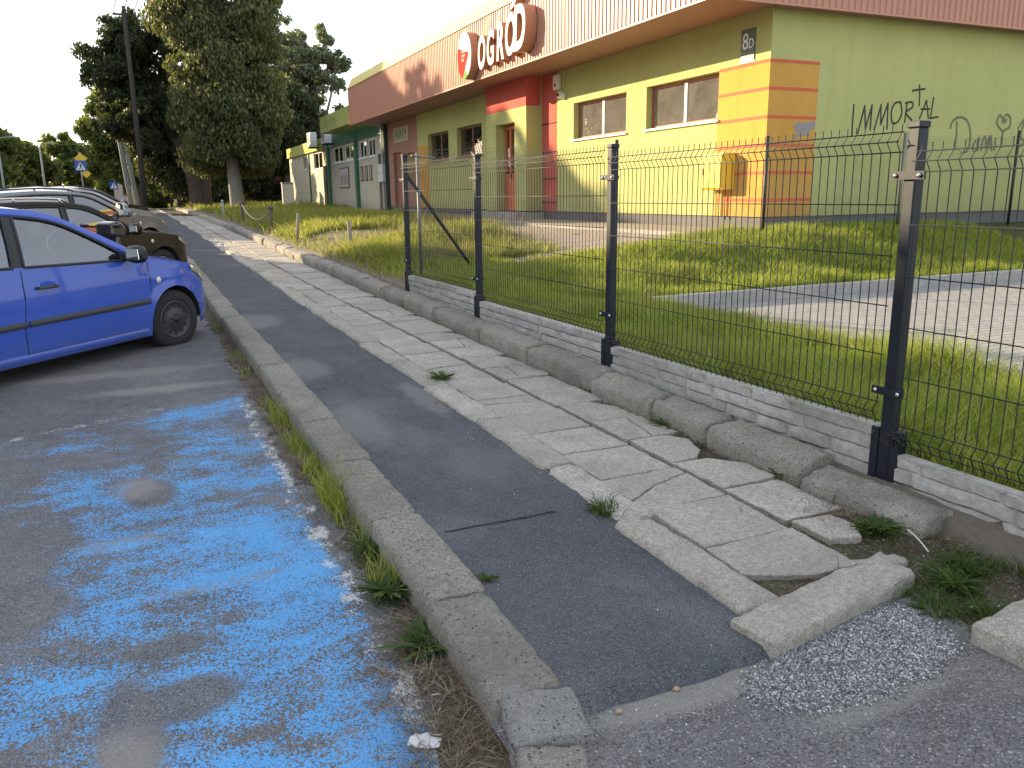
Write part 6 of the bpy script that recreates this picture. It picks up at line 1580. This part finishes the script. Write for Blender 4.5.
# gravel spread
r_ = np.random.default_rng(5)
gv = MB(); 
def gravel(n, fn, zf, s0, s1, seed, mat, nm):
    r_ = random.Random(seed); V = []; F = []; k = 0
    while k < n:
        x, y = fn(r_)
        if x is None: continue
        s = r_.uniform(s0, s1); z = zf(x, y)+s*.25; o = len(V)
        for (a_, b_, c_) in ((1,0,0),(-1,0,0),(0,1,0),(0,-1,0),(0,0,1),(0,0,-1)):
            j = r_.uniform(.6,1.15); V.append((a_*j*s+r_.uniform(-.3,.3)*s, b_*j*s+r_.uniform(-.3,.3)*s, c_*j*s*.7))
        rt = Matrix.Rotation(r_.random()*6.28, 3, 'Z') @ Matrix.Rotation(r_.random()*6.28, 3, 'X')
        for q in range(o, o+6):
            p = rt @ Vector(V[q]); V[q] = (p.x+x, p.y+y, p.z+z)
        for (a_, b_, c_) in ((0,2,4),(2,1,4),(1,3,4),(3,0,4),(2,0,5),(1,2,5),(3,1,5),(0,3,5)): F.append((o+a_, o+b_, o+c_))
        k += 1
    o = np_mesh(nm, np.array(V), np.array(F), mat); o['kind'] = 'stuff'; return o
gm, nt, b, n, l = newmat('gravel_chips'); hh2 = N(nt); rr = hh2.new('ShaderNodeNewGeometry').outputs['Random Per Island']
l.new(hh2.ramp(rr, [(.0,(.07,.07,.075)),(.45,(.22,.215,.22)),(.8,(.40,.39,.39)),(1.0,(.75,.74,.73))]), b.inputs['Base Color']); b.inputs['Roughness'].default_value = .8
def inpatch(r_):
    x = r_.uniform(1.5, 2.45); y = r_.uniform(1.42, 2.0)
    # soft edged outline: below the block, right of the path end
    e = ((x-2.04)/.42)**2 + ((y-1.70-.09*(x-2))/.19)**2 + .35*fbm(x, y, 2, 3, 5)
    if r_.random() > sm(e, 1.5, .6): return (None, None)
    return (x, y)
struct_z = lambda x, y: max(zdrive(x, y), zsoil(x, y) if x > 2.02 else -1)
gravel(18000, inpatch, struct_z, .0022, .0068, 1, gm, 'gravel')
gravel(500, lambda r_: (r_.uniform(.95,2.2), r_.uniform(1.0,1.85)), struct_z, .002, .005, 2, gm, 'gravel')
gravel(420, lambda r_: (r_.uniform(.55,.88), r_.uniform(1.3,8)), zstrip, .002, .006, 3, gm, 'gravel')
gravel(600, lambda r_: (r_.uniform(2.1,3.1), r_.uniform(1.2,2.7)), zsoil, .002, .007, 4, gm, 'gravel')
gravel(260, lambda r_: (r_.uniform(1.12,1.85), r_.uniform(1.9,7)), lambda x, y: h(y)+PATH, .0015, .0042, 6, gm, 'grit')
gravel(500, lambda r_: (r_.uniform(1.88,2.95), r_.uniform(2.2,8)), lambda x, y: h(y)+.131, .0015, .004, 7, gm, 'grit')
gravel(400, lambda r_: (r_.uniform(-1.5,.7), r_.uniform(1.2,6)), lambda x, y: h(y), .0015, .004, 8, gm, 'grit')
# litter
ti = plain('tissue', (.62,.62,.62), .9, 0, .1, 30); 
g = MB(); R0 = []
for i in range(9):
    R0.append([((i-4)*.0095, (j-3)*.008*(1-.05*abs(i-4)), .012*abs(fbm(i*.4, j*.5, 3, 3, 1))+.008*(1-abs(j-3)/3)) for j in range(7)])
g.grid(R0); o = g.build('crumpled_tissue', ti, smooth=True); o.scale = (1.25,1.25,1.25); o.location = (.635,2.0,zstrip(.635,2.0)+.018); o.rotation_euler = (0,0,-.6); tag(o, 'crumpled white tissue lying in the dry needles at the kerb foot', 'tissue')
butt = plain('cigarette_paper', (.62,.60,.55), .8)
spots = [(.585,2.14),(.62,2.24),(.68,2.02),(.72,2.12),(.60,2.06),(.57,1.96),(.66,2.33),(.74,2.20)]
for i, (x, y) in enumerate(spots):
    g = MB(); g.tube([(-.014,0,0),(.014,0,0)], .0032, 7); o = g.build('cigarette_end', butt, smooth=True); o.location = (x, y, zstrip(x,y)+.006); o.rotation_euler = (0,.1,i*1.3)
    tag(o, 'white cigarette end lying in the dry needles at the kerb foot', 'cigarette end', 'cigarette ends in the dry needles')
g = MB(); R0 = [[((i-2)*.007,(j-2)*.006,.004+.004*fbm(i,j,5)) for j in range(5)] for i in range(5)]; g.grid(R0); o = g.build('paper_scrap', ti, smooth=True); o.location = (2.62,1.72,zsoil(2.62,1.72)+.008); tag(o, 'small white paper scrap in the soil at the right', 'paper')
for i, (x, y, lab, c_) in enumerate([(1.38,1.80,'tan pebble lying against the front end of the asphalt path','t'),(1.16,1.78,'ochre pebble at the corner of path end and kerb','o')]):
    g = MB(); g.lathe([(.001,0),(.010,.002),(.013,.007),(.008,.012),(.001,.013)], 9, 'z'); g.v = [(p[0]*(1+.3*fbm(p[0]*90,p[1]*90,i)), p[1]*.7, p[2]) for p in g.v]
    o = g.build('pebble', plain('pebble_'+c_, (.42,.30,.18), .8), smooth=True); o.location = (x,y,zdrive(x,y)); tag(o, lab, 'pebble')
g = MB(); g.tube(spl([(2.86,2.20,h(2.2)+.17),(2.83,2.12,h(2.2)+.16),(2.80,2.05,h(2.1)+.145)], 6), .003, 5); g.v = [tuple(Vector(p)-Vector((2.83,2.12,.2))) for p in g.v]; o = g.build('white_stick', butt); o.location = (2.83,2.12,.2); tag(o, 'thin white stick by the rounded end of the raised kerb', 'stick')
# ------------------------------------------------------------------ light, sky, camera
SUN_AZ, SUN_EL = radians(-38), radians(16.8)      # azimuth from +Y towards +X
w_ = bpy.data.worlds.new('World'); scene.world = w_; w_.use_nodes = True; nt = w_.node_tree
sky = nt.nodes.new('ShaderNodeTexSky'); sky.sky_type = 'NISHITA'; sky.sun_disc = False; sky.sun_elevation = SUN_EL; sky.sun_rotation = SUN_AZ
sky.air_density = 1.0; sky.dust_density = .7; sky.ozone_density = 1.0; sky.altitude = 100
bg = nt.nodes['Background']; tn = nt.nodes.new('ShaderNodeMix'); tn.data_type = 'RGBA'; tn.blend_type = 'MULTIPLY'; tn.inputs[0].default_value = 1; tn.inputs[7].default_value = (.34,.30,.27,1)
nt.links.new(sky.outputs[0], tn.inputs[6]); veil = nt.nodes.new('ShaderNodeMix'); veil.data_type = 'RGBA'; veil.blend_type = 'ADD'; veil.inputs[0].default_value = 1; veil.inputs[7].default_value = (1.80,1.90,2.08,1)   # thin even haze in the upper air
nt.links.new(tn.outputs[2], veil.inputs[6]); nt.links.new(veil.outputs[2], bg.inputs[0]); bg.inputs[1].default_value = .15
ld = bpy.data.lights.new('sun', 'SUN'); ld.energy = 4.0; ld.angle = radians(.5); ld.color = (1.0,.79,.50)
lo = bpy.data.objects.new('sun', ld); COL.objects.link(lo)
Sd = Vector((sin(SUN_AZ)*cos(SUN_EL), cos(SUN_AZ)*cos(SUN_EL), sin(SUN_EL))); lo.rotation_euler = Sd.to_track_quat('Z', 'Y').to_euler(); lo.location = (-20,30,20)
yaw, pitch, roll = radians(24.92), radians(13.085), radians(-.677)
Fw = Vector((sin(yaw)*cos(pitch), cos(yaw)*cos(pitch), -sin(pitch))); rt = Vector((cos(yaw), -sin(yaw), 0)); upv = rt.cross(Fw)
R2 = rt*cos(roll)+upv*sin(roll); U2 = -rt*sin(roll)+upv*cos(roll)
cam = bpy.data.cameras.new('camera'); co = bpy.data.objects.new('camera', cam); COL.objects.link(co); scene.camera = co
co.matrix_world = Matrix(((R2.x,U2.x,-Fw.x,0),(R2.y,U2.y,-Fw.y,0),(R2.z,U2.z,-Fw.z,1.61),(0,0,0,1)))
cam.sensor_width = 36; cam.lens = 812/1024*36; cam.clip_start = .05; cam.clip_end = 3000
scene.view_settings.view_transform = 'Standard'; scene.view_settings.look = 'None'; scene.view_settings.exposure = 1.65; scene.view_settings.gamma = 1
scene.render.resolution_x = 1024; scene.render.resolution_y = 768
try:
    scene.cycles.max_bounces = 6; scene.cycles.transparent_max_bounces = 12
except Exception: pass
